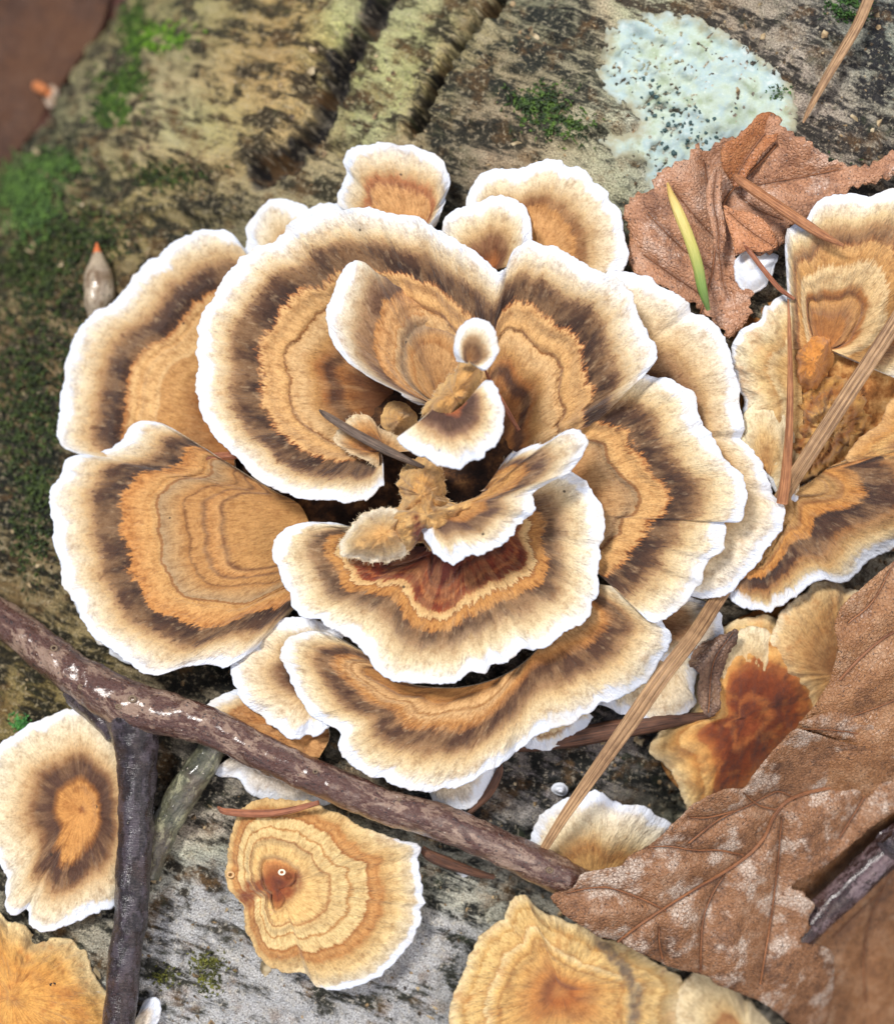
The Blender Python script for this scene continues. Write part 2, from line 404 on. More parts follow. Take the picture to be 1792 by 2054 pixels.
    rn = m.math('MULTIPLY_ADD', m.math('SUBTRACT', m.noise(ray, 1.1, 2, .5, loc=(21, 5, 4)), .46), rim * 4, rn)
    rn = m.math('MULTIPLY_ADD', m.math('SUBTRACT', fine, .5), rim * .7, rn)
    if rim > 5:
        rv = m.noise(ray, 1.7, 4, .65, loc=(5, 1, 4))
        rc = m.mix(m.map(rv, .46, .7, 0, .55), (216, 221, 230), (214, 198, 168))
        col = m.mix(m.map(rn, rim * .6, rim * 1.5, 1, 0), col, rc)
    if jit < .2: hh = m.math('ADD', m.math('MULTIPLY', isot, 1.6), m.math('MULTIPLY', mott, .8))
    else:
        fall = m.map(m.attr('core', 'Fac'), .3, 1.5, .05, 1)
        hh = m.math('ADD', m.math('MULTIPLY', m.math('ADD', fine, m.math('MULTIPLY', mid, .8)), fall), m.math('ADD', m.math('MULTIPLY', isot, .5), m.math('MULTIPLY', grain, .4)))
    nr = m.bump(hh, 4.6, .8)
    m.b.inputs['Sheen Weight'].default_value = .15; m.b.inputs['Sheen Roughness'].default_value = .6
    _cm[key] = m.done(col, .82, nr, .2)
    return _cm[key]
def rim_mat():
    m = NT('white_growing_margin'); ray = m.attr('ray')
    f = m.noise(ray, 9, 2)
    return m.done(m.ramp(f, [(.3, (212,214,216)), (.6, (226,230,236))]), .8, m.bump(f, 6, .5), .25)
def pore_mat():
    m = NT('cream_pore_surface'); v = m.n('ShaderNodeTexVoronoi'); m.l(m.attr('pc'), v.inputs['Vector']); v.inputs['Scale'].default_value = 14
    return m.done(m.ramp(v.outputs['Distance'], [(.05, (170,150,116)), (.35, (228,216,192))]), .85, m.bump(v.outputs['Distance'], 5, .5), .2)
RIM, PORE = rim_mat(), pore_mat()
FUZZ = NT('pale_fuzz').done((226, 208, 176), .8)
FUZZ.node_tree.nodes['Principled BSDF'].inputs['Base Color'].default_value = lin((226, 206, 172))

def grid_faces(nr, ntc, closed, off=0):
    i = np.arange(nr - 1)[:, None] * ntc
    j = np.arange(ntc if closed else ntc - 1)[None]; jn = (j + 1) % ntc
    return np.stack([i + j, i + ntc + j, i + ntc + jn, i + jn], -1).reshape(-1, 4) + off

def cap(label, outer, inner, ho=150, hi=100, key='std', stops=None, closed=False, bs=1.0, bulge=10, ruf=14, droop=8, th=10,
        step=5.0, edge=1.0, ridge=3.4, jit=1.0, patch=.9, rim=17, group='bracket fungi of the large rosette', fuzz=0, seed=0,
        curl=0, spots=1.0, name='bracket_fungus', lumps=0, inedge=0, cat='bracket fungus', shift=None, blot=0, nostar=False, stain=None):
    full = lambda pts, h: [(p[0], p[1], p[2] if len(p) > 2 else h) for p in pts]
    o_ = spline(full(outer, ho), 60, closed)
    per = np.linalg.norm(np.diff(o_[:, :2], axis=0), axis=1).sum()
    n = int(np.clip(per / step, 24, 620))
    E = spline(full(outer, ho), n, closed); I = spline(full(inner, hi), n, closed) if len(inner) > 1 else np.repeat(np.array(full(inner, hi)), n, 0)
    sd = seed * 7.7
    if closed: I = np.repeat(I.mean(0)[None], n, 0)
    D = np.linalg.norm(E[:, :2] - I[:, :2], axis=1)
    u = (E[:, :2] - I[:, :2]) / np.maximum(D, 1)[:, None]
    ex, ey = E[:, 0].copy(), E[:, 1].copy()
    wob = edge * (7 * pn(ex / 55, ey / 55, sd) + 4 * pn(ex / 22, ey / 22, sd + 3) + 3.0 * pn(ex / 9, ey / 9, sd + 5) + 2.0 * pn(ex / 5, ey / 5, sd + 6))
    pl = np.zeros(n); rp = np.random.RandomState(seed * 13 + 5)
    if per > 420 and not nostar:
        arc = np.linspace(0, per, n)
        for sk in rp.uniform(40, per - 40, int(per / 170)):
            pl = np.maximum(pl, rp.uniform(.35, 1) * np.exp(-((arc - sk) / rp.uniform(10, 20))**2))
    wob = wob - 11 * pl * edge
    E[:, :2] += u * wob[:, None]
    if inedge: 
        I[:, :2] += u * (inedge * pn(I[:, 0] / 20, I[:, 1] / 20, sd))[:, None]
    D = np.linalg.norm(E[:, :2] - I[:, :2], axis=1)
    Dm = np.percentile(D, 80)
    nr = int(np.clip(Dm / 5.5, 8, 110))
    r = np.linspace(0, 1, nr)[:, None]
    px = I[None, :, 0] + (E[:, 0] - I[:, 0])[None] * r; py = I[None, :, 1] + (E[:, 1] - I[:, 1])[None] * r
    d = D[None] * (1 - r)
    bsv = np.interp(np.linspace(0, 1, n), np.linspace(0, 1, len(bs)), bs) if isinstance(bs, (list, tuple)) else np.full(n, bs)
    tt = np.linspace(0, 1, n)
    sh = np.interp(tt, [q[0] for q in shift], [q[1] for q in shift]) if shift else np.zeros(n)
    lowb = 1 + .10 * pn(ex / 120, ey / 120, sd + 9)
    def smooth_t(v, w):
        k = np.hanning(2 * w + 1); k /= k.sum()
        return np.convolve(np.concatenate([v[-w:], v, v[:w]]) if closed else np.pad(v, w, mode='edge'), k, 'valid')
    Db = smooth_t(D * bsv * lowb, max(2, min(n // 6, 14)))[None]
    if closed:
        w_ = sstep(0, .65, r); Db = Db * w_ + Db.mean() * (1 - w_)
    b = (Db * (1 - r) + sh[None]) / 400
    h = I[None, :, 2] + (E[:, 2] - I[:, 2])[None] * r + bulge * np.sin(np.pi * r)
    rr = r**1.6
    h = h + rr * ruf * (pn(ex / 130, ey / 130, sd + 1) * 1.3 + .5 * pn(ex / 50, ey / 50, sd + 2))[None]
    h = h + r * ridge * (1.1 * pn(ex / 20, ey / 20, sd + 4) + .6 * pn(ex / 9, ey / 9, sd + 6))[None] * np.minimum(1, D / 60)[None]
    h = h + ridge * .9 * np.sin(b * 400 / 10.0 + 4 * pn(b * 4, sd, 0) + 2 * pn(px / 70, py / 70, sd)) * (.5 + .5 * pn(px / 90, py / 90, sd + 3)) * sstep(15, 50, d)
    h = h - ridge * 3.0 * np.exp(-((b * 400 - 222) / 7)**2) + ridge * 2.2 * np.exp(-((b * 400 - 160) / 14)**2)
    h = h - 13 * pl[None] * sstep(.35, 1, r) * (.6 + .4 * edge)
    if lumps: h = h + lumps * (fbm(px / 21, py / 21, sd + 8, 3) if nostar else fbm(px / 45, py / 45, sd + 8, 3))
    h = h - droop * sstep(34, 2, d) + curl * sstep(90, 0, d)
    top = P(px, py, h)
    up = P(px, py, h + 1) - top
    rows = [top[k] for k in range(nr)]
    # rounded rim and underside
    T = th + 0 * D
    out = np.stack([u[:, 0], -u[:, 1], 0 * u[:, 0]], -1)
    for k in range(1, 6):
        a = math.pi * k / 5
        rows.append(top[-1] + out * (T * .5 * math.sin(a))[:, None] + np.array([0, 0, -1]) * (T * .5 * (1 - math.cos(a)))[:, None])
    nrim = nr + 5
    ks = np.linspace(nr - 1, 0, max(5, nr // 5)).astype(int)[1:]
    for k in ks:
        rk = k / (nr - 1)
        rows.append(top[k] - np.array([0, 0, 1.0]) * (T * (1 + 1.6 * (1 - rk)))[:, None])
    G = np.stack(rows); NRt = len(rows)
    dd = np.concatenate([d + sh[None], np.repeat(sh[None], NRt - nr, 0)]); bb = np.concatenate([b, np.repeat(sh[None] / 400, NRt - nr, 0)])
    ray = np.stack([np.broadcast_to(ex / 100 + seed, G.shape[:2]), np.broadcast_to(ey / 100, G.shape[:2]), dd / 100 * .55 + seed], -1)
    # vertex normals of the whole shell, so that the pieces shade as one
    def roll(a, k): return np.roll(a, k, 1) if closed else np.concatenate([a[:, :1], a[:, :-1]], 1) if k == 1 else np.concatenate([a[:, 1:], a[:, -1:]], 1)
    gt = roll(G, -1) - roll(G, 1)
    gr = np.concatenate([G[1:], G[-1:]]) - np.concatenate([G[:1], G[:-1]])
    stn = np.zeros(G.shape[:2])
    if stain: stn[:nr] = 1 - sstep(stain[1] * .4, stain[1] * 1.5, seg_dist(px, py, stain[0]) + 7 * fbm(px / 22, py / 22, 5, 3))
    core_ = np.concatenate([np.linalg.norm(np.stack([px - I[None, :, 0].mean(), py - I[None, :, 1].mean()]), axis=0) if closed else D[None] * r + 40, np.full((NRt - nr, n), 200.)]) / 100
    N = np.cross(gr, gt); N /= np.maximum(np.linalg.norm(N, axis=2), 1e-9)[..., None]
    flip = N[:nr, :, 2].mean() < 0
    if flip: N = -N
    if closed: N[0] = N[2].mean(0) / np.linalg.norm(N[2].mean(0))
    mat = cap_material(key, stops or STD, jit, patch, rim, spots, blot, stain[2] if stain else None)
    org = G[0].mean(0)
    t = thing(name, label, cat, org, group)
    kr = nr - max(2, int(round(nr * min(.25, 12 / max(Dm, 1)))))
    def piece(nm, a, z, mt):
        g = G[a:z].reshape(-1, 3); f = grid_faces(z - a, n, closed)
        if flip: f = f[:, ::-1]
        make_mesh(nm, g, f, mt, t, dict(ray=ray[a:z].reshape(-1, 3), band=bb[a:z].ravel(), fromrim=dd[a:z].ravel(), core=core_[a:z].ravel(), stain=stn[a:z].ravel()), normals=N[a:z].reshape(-1, 3))
    piece('upper_surface', 0, kr + 1, mat)
    piece('margin', kr, nrim, mat)
    piece('pore_surface', nrim - 1, NRt, PORE)
    if fuzz:
        # fine hairs standing off the inner (attached) side and rim
        c_, a_, b_ = fuzz; k0, k1 = int(a_ * n), int(b_ * n)
        fuzz_on(t, [(px[-1][k0:k1], py[-1][k0:k1], h[-1][k0:k1])], c_, u[k0:k1])
    return t

def fuzz_on(t, lines, count, dirs, length=11, w=.5):
    vs, fs = [], []
    for (ax, ay, ah) in lines:
        m = len(ax)
        for _ in range(count):
            k = rng.randrange(m); L = length * rng.uniform(.4, 1.3)
            a = math.atan2(dirs[k][1], dirs[k][0]) + rng.uniform(-.7, .7)
            ca, sa = math.cos(a), math.sin(a); h0 = ah[k] - 3; bend = rng.uniform(-.3, .3)
            x0, y0 = ax[k] - ca * 3, ay[k] - sa * 3; b0 = len(vs)
            for q, ww in ((0, w), (.5, w * .8), (1, w * .25)):
                x = x0 + ca * L * q - sa * bend * L * q * q; y = y0 + sa * L * q + ca * bend * L * q * q
                hh = h0 + L * .35 * q
                vs += [(x - sa * ww, y + ca * ww, hh), (x + sa * ww, y - ca * ww, hh), (x, y, hh + ww)]
            for s_ in (0, 3):
                for e in range(3):
                    f = (e + 1) % 3; fs.append((b0+s_+e, b0+s_+f, b0+s_+3+f, b0+s_+3+e))
    v = np.array(vs); co = P(v[:, 0], v[:, 1], v[:, 2])
    o = make_mesh('fuzz', co, np.array(fs), FUZZ, t); o['kind'] = 'stuff'

# ---- the rosette, lowest layer first
G_R = 'bracket fungi of the large rosette'
T_ = lambda *a: list(a)
# right-hand rear layer
cap('long pale bracket behind the right side of the rosette, showing a narrow brown zone', 
    [(1215,548),(1255,548),(1310,565),(1365,600),(1420,645),(1458,700),(1472,770),(1485,830),(1492,880),(1525,930),(1545,980),(1565,1022),(1550,1075),(1512,1125),(1480,1168),(1445,1192),(1395,1196),(1350,1180)],
    [(1120,700),(1180,720),(1230,760),(1280,830),(1310,900),(1320,980),(1290,1060),(1230,1120)], ho=112, hi=60, key='rear',
    stops=[(0,WHT),(25,(238,228,208)),(55,CRM),(95,SND),(125,(150,112,78)),(150,BRN),(185,(120,84,56)),(230,ORG),(400,TAN)], bs=[.9,.9,1.1,1.5,1.6,1.0,.85,.9], ruf=16, seed=1)
cap('broad pale-rimmed bracket at the upper left of the rosette, half under the largest curled one',
    [(520,540,120),(490,500),(462,468),(420,462),(370,478),(320,508),(278,545),(245,585),(225,612),(190,625),(162,662),(140,715),(134,760),(120,812),(122,868),(136,900),(190,925),(230,980,70)],
    [(640,720),(600,700),(560,720),(520,760),(490,810),(470,870),(470,930),(480,980)], ho=118, hi=60, key='upleft',
    stops=[(0,WHT),(24,(238,230,214)),(50,CRM),(85,SND),(108,(160,122,84)),(125,BRN),(160,DBR),(178,(82,54,36)),(184,(176,116,62)),(200,(218,174,116)),(265,(222,178,120)),
      (275,(226,186,130)),(284,(200,150,92)),(330,(206,156,96)),(400,(160,106,56))], bs=[1.5,1.5,1.5,1.45,1.4,1.4,1.4,1.4], ruf=12, seed=2, jit=1.6)
cap('thin white layer showing under the lower left bracket',
    [(128,1000),(112,1060),(130,1140),(150,1200),(190,1262),(200,1290),(245,1322),(300,1340)],
    [(300,1000),(280,1060),(290,1120),(320,1180),(360,1230)], ho=48, hi=40, key='pale', stops=[(0,WHT),(60,CRM),(400,TAN)], seed=3)
# left lower
cap('big fan bracket at the lower left of the rosette with brown zone and orange middle',
    [(420,905,140),(385,885,148),(350,862,152),(300,842,152),(268,856,142),(245,885,132),(215,905,122),(165,912),(135,925),(112,970),(103,1020),(112,1075),(124,1130),(135,1190),(170,1245),(205,1285),(250,1322),(305,1350),(360,1340),(410,1330),(455,1333),(500,1310),(560,1260,60)],
    [(540,985),(560,992),(580,1000),(600,1012),(612,1030),(620,1050),(628,1070),(634,1090),(640,1120),(640,1150)], ho=132, hi=70, key='lowleft',
    stops=[(0,WHT),(22,(238,230,214)),(48,CRM),(75,SND),(92,(160,124,88)),(104,BRN),(140,DBR),(154,(86,56,36)),(160,(196,134,72)),(200,(212,160,98)),(232,(206,160,100)),(238,LIN),(244,GTN),(275,(192,152,102)),
      (300,(186,136,80)),(306,(130,86,48)),(313,(190,140,84)),(335,(196,146,88)),(345,(134,92,58)),(356,(196,142,84)),(375,(206,156,98)),(385,(128,86,54)),(400,(200,150,90))],
    bs=[1.9,1.6,1.25,1.1,1.1,1.15,1.2,1.15,1.0,1.0,1.1,1.3], ruf=8, ridge=2.2, seed=4, bulge=16, jit=1.6)
# small caps at the rear
cap('small spoon-shaped bracket standing above the top edge of the rosette',
    [(765,455,110),(700,425,110),(678,402),(690,372),(700,350),(692,325),(712,300),(760,290),(815,292),(865,312),(900,355),(896,395),(882,425,110),(868,455,110)],
    [(790,470),(800,470),(805,470),(812,470),(820,470),(830,468),(838,465),(845,462)], ho=96, hi=96, key='spoon',
    stops=[(0,WHT),(18,(240,228,206)),(38,CRM),(56,SND),(72,(176,116,74)),(82,(158,100,64)),(92,(206,154,100)),(120,(214,164,108)),(160,(204,150,92)),(400,TAN)], bs=[2.3,1.9,1.5,1.2,1.1,1.05,1.0,1.05,1.15,1.35,1.6,2.0], ruf=8, seed=5, patch=.4, bulge=22)
cap('small plain whitish bracket peeking out between the two large upper left ones',
    [(490,520),(494,485),(502,450),(540,412),(585,406),(618,428),(640,470)], [(560,520),(570,520),(585,520)], ho=88, hi=80, key='peek',
    stops=[(0,WHT),(25,(236,224,200)),(45,CRM),(65,(214,182,136)),(85,(180,140,98)),(400,BRN)], seed=6, ruf=6)
cap('tiny pale lobe beside the small whitish bracket at the top left',
    [(595,450),(618,425),(650,408),(690,418),(715,450)], [(640,480),(660,480)], ho=84, hi=76, key='peek', seed=7, ruf=4)
cap('tan bracket with scalloped rim behind the upper right of the rosette',
    [(930,470,90),(935,425),(945,390),(972,352),(1010,344),(1050,340),(1085,326),(1125,322),(1165,342),(1205,372),(1232,410),(1252,465),(1258,515),(1240,550),(1215,585,90)],
    [(1010,500),(1020,490),(1035,485),(1060,490),(1080,500),(1095,520),(1100,540),(1105,560)], ho=104, hi=80, key='topright',
    stops=[(0,WHT),(16,(240,228,204)),(42,CRM),(64,(204,172,126)),(80,(146,104,66)),(92,(136,92,56)),(102,(192,140,84)),(125,(210,160,104)),(180,(196,146,90)),(400,TAN)], bs=[1.1,1.1,1.15,1.2,1.05,1.0,.95,.9,.9], ruf=12, seed=8)
cap('small white-edged bracket tucked before the tan scalloped one at the top right',
    [(900,530,118),(888,480,118),(898,445),(925,418),(965,402),(1005,396),(1040,410),(1056,440),(1062,480),(1075,520,118)],
    [(975,540),(985,540),(995,540)], ho=122, hi=112, key='tuck',
    stops=[(0,WHT),(22,(240,230,208)),(45,(222,200,160)),(62,SND),(78,(140,100,70)),(100,(120,76,50)),(130,(170,104,56)),(400,ORG)], seed=9, ruf=10)
# bottom layers
cap('pale layer showing as a strip below the bottom bracket',
    [(1030,1480),(1060,1498),(1100,1500),(1140,1490),(1165,1465),(1185,1435)], [(1060,1400),(1120,1380)], ho=66, hi=60, key='strip',
    stops=[(0,WHT),(14,CRM),(24,(150,112,76)),(30,(214,190,150)),(50,CRM),(400,TAN)], seed=10, ruf=4)
cap('white sliver of a lower bracket under the bottom edge of the rosette',
    [(860,1590),(880,1618),(920,1625),(960,1600),(985,1560),(1000,1520)], [(860,1500),(920,1470)], ho=62, hi=56, key='pale', seed=11, ruf=4)
cap('white rim of a low bracket peeping out below the twig, above the ringed yellow one',
    [(425,1545),(450,1555),(478,1560),(500,1590),(550,1610),(600,1618),(660,1605)], [(520,1480),(600,1470)], ho=30, hi=40, key='pale', seed=12, ruf=4)
cap('orange-tan bracket with a pale lip just above the twig fork',
    [(400,1480),(405,1430),(440,1400),(475,1386),(520,1385)], [(640,1520),(660,1480),(650,1440)], ho=74, hi=70, key='tanlip',
    stops=[(0,WHT),(20,CRM),(36,SND),(46,(172,112,56)),(120,(180,120,62)),(400,TAN)], seed=13, ruf=6)
cap('cream bracket under the straw blade on the right, below the rosette rim',
    [(1150,1420),(1200,1415),(1240,1425),(1280,1440),(1320,1455),(1365,1440),(1392,1405),(1388,1385),(1400,1330),(1380,1290)],
    [(1240,1280),(1270,1270),(1290,1260),(1300,1250)], ho=74, hi=62, key='creamlow',
    stops=[(0,WHT),(18,(238,226,200)),(50,CRM),(90,(206,184,146)),(125,(150,120,92)),(400,BRN)], seed=14, ruf=8)
cap('small bracket with a rounded white end just right of the straw blade',
    [(1300,1330),(1370,1325),(1415,1310),(1442,1280),(1440,1245),(1425,1215),(1380,1200)], [(1280,1260),(1300,1230)], ho=84, hi=70, key='round_end',
    stops=[(0,WHT),(20,(236,226,206)),(44,(200,176,140)),(62,(146,106,70)),(110,(120,82,52)),(400,BRN)], seed=15, ruf=6)
# bottom big
cap('wide bottom bracket with a deep brown band along a scalloped white rim',
    [(700,1290,128),(665,1272,132),(625,1266,136),(585,1284,136),(566,1318),(582,1358),(605,1402),(630,1440),(660,1452),(688,1466),(686,1500),(712,1535),(770,1565),(840,1584),(905,1578),(965,1552),(1030,1515),(1075,1472),(1130,1455),(1200,1420),(1245,1390),(1290,1368),(1320,1320),(1346,1285),(1330,1250),(1290,1220),(1255,1180,150)],
    [(760,1330),(770,1345),(790,1360),(830,1375),(870,1380),(920,1380),(970,1370),(1010,1355),(1050,1330),(1090,1290),(1130,1240),(1170,1200),(1190,1170)], ho=138, hi=100, key='bottom',
    stops=[(0,WHT),(18,(240,230,208)),(42,(228,208,168)),(66,(208,176,128)),(84,(150,114,80)),(100,BRN),(124,(82,54,38)),(138,(166,112,62)),(150,(190,134,74)),(175,TAN),(182,(166,116,62)),(190,TAN),(225,(182,130,72)),(400,(150,100,56))],
    bs=[1.5,1.35,1.2,1.15,1.0,.95,.95,1.0,1.1,1.1,1.0,.95], ruf=12, seed=16)
cap('small curved bracket with a dark centre at the lower left of the rosette',
    [(690,1275,118),(650,1250,118),(610,1240),(560,1244),(510,1268),(472,1318),(470,1362),(500,1412),(540,1450),(590,1478),(630,1478),(662,1452),(680,1420,110)],
    [(650,1330),(640,1335),(628,1350),(622,1370),(625,1385),(640,1400)], ho=118, hi=96, key='small_dark',
    stops=[(0,WHT),(18,(240,230,210)),(40,CRM),(62,(206,174,128)),(84,(130,94,66)),(104,(64,44,36)),(130,(90,60,42)),(400,ORG)], bs=[1.2,1.1,1.0,.95,.9,.9,.95], ruf=8, seed=17)
# right
cap('broad right-hand bracket with notched white rim and a crisp orange fan',
    [(1180,700,150),(1240,735,158),(1290,748),(1340,765),(1388,795),(1404,838),(1432,880),(1450,920),(1482,950),(1491,1000),(1480,1045),(1456,1052),(1445,1100),(1416,1128),(1400,1178),(1362,1218),(1315,1246),(1285,1232),(1265,1190,140),(1250,1150,130)],
    [(1140,860),(1140,880),(1145,900),(1140,930),(1135,960),(1130,1000),(1140,1040),(1150,1080),(1170,1120),(1190,1150)], ho=168, hi=100, key='right',
    stops=[(0,WHT),(22,(240,230,208)),(46,(230,212,174)),(74,(212,182,134)),(92,(150,114,78)),(106,BRN),(136,DBR),(150,(76,50,34)),(156,(176,112,56)),(166,(212,164,104)),(205,(216,170,110)),(211,LIN),(218,GTN),(250,(190,150,102)),(290,(170,122,74)),(330,(120,82,52)),(400,(80,56,40))],
    bs=[1.5,1.3,1.1,1.05,1.0,1.0,1.0,1.05,1.1,1.3,1.6], ruf=10, seed=18, jit=1.6)
# the large upper whorl: one folded sheet from the curled left side to the right side
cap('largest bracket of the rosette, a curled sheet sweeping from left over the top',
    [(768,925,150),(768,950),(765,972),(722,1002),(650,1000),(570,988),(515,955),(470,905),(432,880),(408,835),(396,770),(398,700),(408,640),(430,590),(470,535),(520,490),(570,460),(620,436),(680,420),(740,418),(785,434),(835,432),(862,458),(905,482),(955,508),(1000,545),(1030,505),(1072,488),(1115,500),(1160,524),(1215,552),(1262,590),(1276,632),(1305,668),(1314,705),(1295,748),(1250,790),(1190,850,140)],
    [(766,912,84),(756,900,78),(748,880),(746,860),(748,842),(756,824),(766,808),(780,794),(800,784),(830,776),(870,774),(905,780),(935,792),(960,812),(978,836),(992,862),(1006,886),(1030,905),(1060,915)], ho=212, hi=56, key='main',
    stops=[(0,WHT),(26,(240,232,216)),(50,(230,210,174)),(72,(204,172,126)),(84,(150,116,84)),(96,BRN),(130,DBR),(144,(72,48,34)),(150,(166,106,60)),(158,(218,172,114)),(190,(222,178,120)),(212,(216,170,110)),(217,(150,96,44)),(223,(220,180,126)),(250,(220,182,130)),(280,(200,152,92)),(300,(170,112,60)),(318,(92,58,38)),(335,(104,66,42)),(352,(168,112,60)),(400,(120,76,44))],  # innermost dark stops: own brown plus the inner fan's shadow painted in
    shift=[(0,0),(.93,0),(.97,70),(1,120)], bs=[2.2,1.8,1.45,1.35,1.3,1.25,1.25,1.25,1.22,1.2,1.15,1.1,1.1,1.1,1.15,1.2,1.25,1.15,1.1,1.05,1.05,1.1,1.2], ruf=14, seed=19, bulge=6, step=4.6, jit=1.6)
cap('inner fan bracket lying on the largest one, white-rimmed on its left side only',
    [(842,812,180),(815,798),(790,782),(748,760),(702,728),(672,690),(660,655),(660,620),(675,575),(695,545),(718,525),(745,535,250),(775,560,212),(805,580,160),(850,578,122),(905,578,110),(950,596,104),(985,630,92),(1000,690,70),(990,770,30)],
    [(858,812),(860,808),(862,805),(865,800),(870,798),(880,796),(900,795)], ho=258, hi=160, key='fan',
    stops=[(0,WHT),(20,(238,232,222)),(42,(222,208,180)),(66,(188,160,122)),(86,(140,108,80)),(112,(112,82,62)),(124,(104,74,54)),(131,(186,132,76)),(150,(210,160,104)),(186,(210,164,110)),(190,(188,136,80)),(196,(204,166,118)),(222,(176,150,118)),(245,(196,150,96)),(262,(176,122,68)),(270,(204,158,104)),(400,(186,134,78))],
    bs=[1.6,1.5,1.2,1.1,1.1,1.05,1.15,1.3,1.0,1.0,1.0,1.0], shift=[(0,0),(.44,0),(.53,70),(.60,128),(1,150)], ruf=6, droop=2, seed=20, jit=.9, bulge=-8, rim=16)
# lower middle
cap('lower middle bracket with rust-red centre and a scalloped white rim all along its front',
    [(735,1075,160),(700,1056,166),(655,1048,170),(605,1050,174),(566,1072),(551,1105),(568,1150),(584,1192),(600,1232),(645,1252),(692,1272),(726,1300),(762,1340),(812,1362),(880,1366),(940,1355),(1000,1334),(1050,1308),(1096,1298),(1132,1268),(1176,1235),(1196,1195),(1200,1130),(1214,1065),(1196,1008),(1165,965),(1125,945,190),(1085,958,180),(1055,990,160)],
    [(800,1090),(804,1092),(812,1094),(830,1096),(850,1096),(880,1092),(910,1088),(940,1080),(960,1072),(980,1060),(995,1045),(1002,1030),(1006,1020)], ho=182, hi=96, key='rusty',
    stops=[(0,WHT),(20,(240,232,210)),(46,(230,210,170)),(66,(204,176,134)),(84,(146,118,90)),(98,(100,76,56)),(110,(104,76,56)),(116,(180,124,66)),(134,(204,148,82)),(139,(150,92,46)),(144,(226,192,136)),(156,(218,174,116)),(162,(150,72,36)),(176,(116,42,16)),(184,(164,92,48)),(192,(104,36,16)),(206,(138,58,26)),(224,(88,30,16)),(400,(52,22,14))],
    bs=[1.5,1.3,1.15,1.1,1.05,1.0,1.05,1.05,1.0,1.0,1.0,1.0,1.05,1.1], ruf=12, seed=21, bulge=-4)
# inner folds
cap('folded two-lobed bracket in the middle right of the rosette, dark-zoned with a white tip',
    [(985,985,200),(1010,925,228),(1040,900,240),(1085,893,246),(1120,872),(1150,863),(1176,884),(1163,915),(1142,945),(1100,968),(1062,992),(1070,1020),(1045,1058),(1002,1086),(958,1112),(935,1118),(908,1136),(880,1112),(862,1092),(848,1060,226)],
    [(960,985),(965,985),(968,985),(965,990),(955,1000),(940,1005),(930,1010),(900,1025),(880,1035),(870,1040)], ho=250, hi=208, key='fold',
    stops=[(0,WHT),(18,(238,230,212)),(40,(226,206,168)),(56,(184,152,112)),(70,(110,84,68)),(88,(92,66,54)),(98,(180,126,70)),(125,(206,156,92)),(400,(196,148,90))],
    bs=[2.2,2.6,1.5,.8,.75,.85,1.0,1.1,1.1,1.2,1.5], ruf=6, seed=22, step=3.2, bulge=14, lumps=4, edge=1.1, fuzz=(60,0,.35))
cap('fuzzy tan lobe on the left of the middle fold, without any dark zone',
    [(800,1030,226),(760,1022),(730,1040),(702,1062),(688,1090),(695,1112),(735,1122),(785,1118),(815,1098),(822,1070),(815,1045)], [(770,1070),(772,1070),(774,1072)], ho=196, hi=240, closed=True, jit=.1, key='fuzzytan',
    stops=[(0,(236,226,204)),(14,(226,200,154)),(30,(208,168,112)),(60,(204,156,94)),(400,(200,150,90))], ruf=6, seed=23, step=3, rim=5, lumps=10, edge=1.2, droop=22, ridge=0, nostar=True, fuzz=(420,0,1))
cap('lumpy orange-tan knob above the middle fold',
    [(803,990),(798,965),(812,940),(835,925),(862,930),(880,952),(884,985),(905,1020),(880,1050),(830,1052),(800,1030),(812,1008)], [(842,985),(844,990),(846,1000)], ho=176, hi=244, closed=True, key='knob',
    stops=[(0,(216,176,116)),(14,(222,178,112)),(34,(206,156,90)),(60,(216,170,106)),(400,(200,150,88))], ruf=6, seed=24, step=3, rim=0, lumps=12, edge=1.5, fuzz=(180,0,1), droop=26, jit=.08, ridge=0, nostar=True, name='fungus_nub')
cap('brown frilled piece of bracket below the needle on the left of the centre',
    [(760,935,150),(735,920,160),(690,900,164),(674,880,168),(690,850,172),(715,835,176),(745,842,176),(762,862,170),(800,880,160),(820,905,150)], [(760,905),(765,905),(775,908)], ho=170, hi=152, key='frill',
    stops=[(0,(226,204,166)),(14,(206,164,112)),(30,(188,134,76)),(50,(150,94,50)),(70,(176,116,62)),(400,RST)], ruf=6, seed=25, step=3.2, rim=3, lumps=8, fuzz=(180,0,1))
cap('small round tan lobe in the hollow left of the centre',
    [(775,855),(772,825),(790,808),(815,812),(832,835),(828,862),(800,872)], [(802,840),(804,842)], ho=120, hi=176, closed=True, key='knob', seed=26, step=3, lumps=4, rim=0, droop=26, jit=.08, ridge=0, nostar=True, name='fungus_nub')
cap('knobbly tan ridge of fused young lobes running across the middle of the rosette',
    [(742,1052),(768,1026),(802,1018),(806,984),(822,952),(852,944),(878,962),(890,1000),(918,1012),(958,996),(990,986),(1000,1006),(962,1034),(925,1060),(896,1094),(862,1100),(842,1084),(818,1106),(776,1104),(748,1084)],
    [(856,1030),(860,1032),(858,1036)], ho=178, hi=262, closed=True, key='ridgetan', stops=[(0,(214,176,120)),(20,(222,184,122)),(46,(206,160,96)),(80,(218,176,114)),(400,(206,158,98))],
    stain=([(832,1042),(842,1062),(838,1092)], 11, (104, 36, 22)), jit=.08, ridge=0, nostar=True, lumps=17, droop=20, rim=0, edge=1.2, step=3, seed=75, fuzz=(260,0,1), name='fungus_nub')
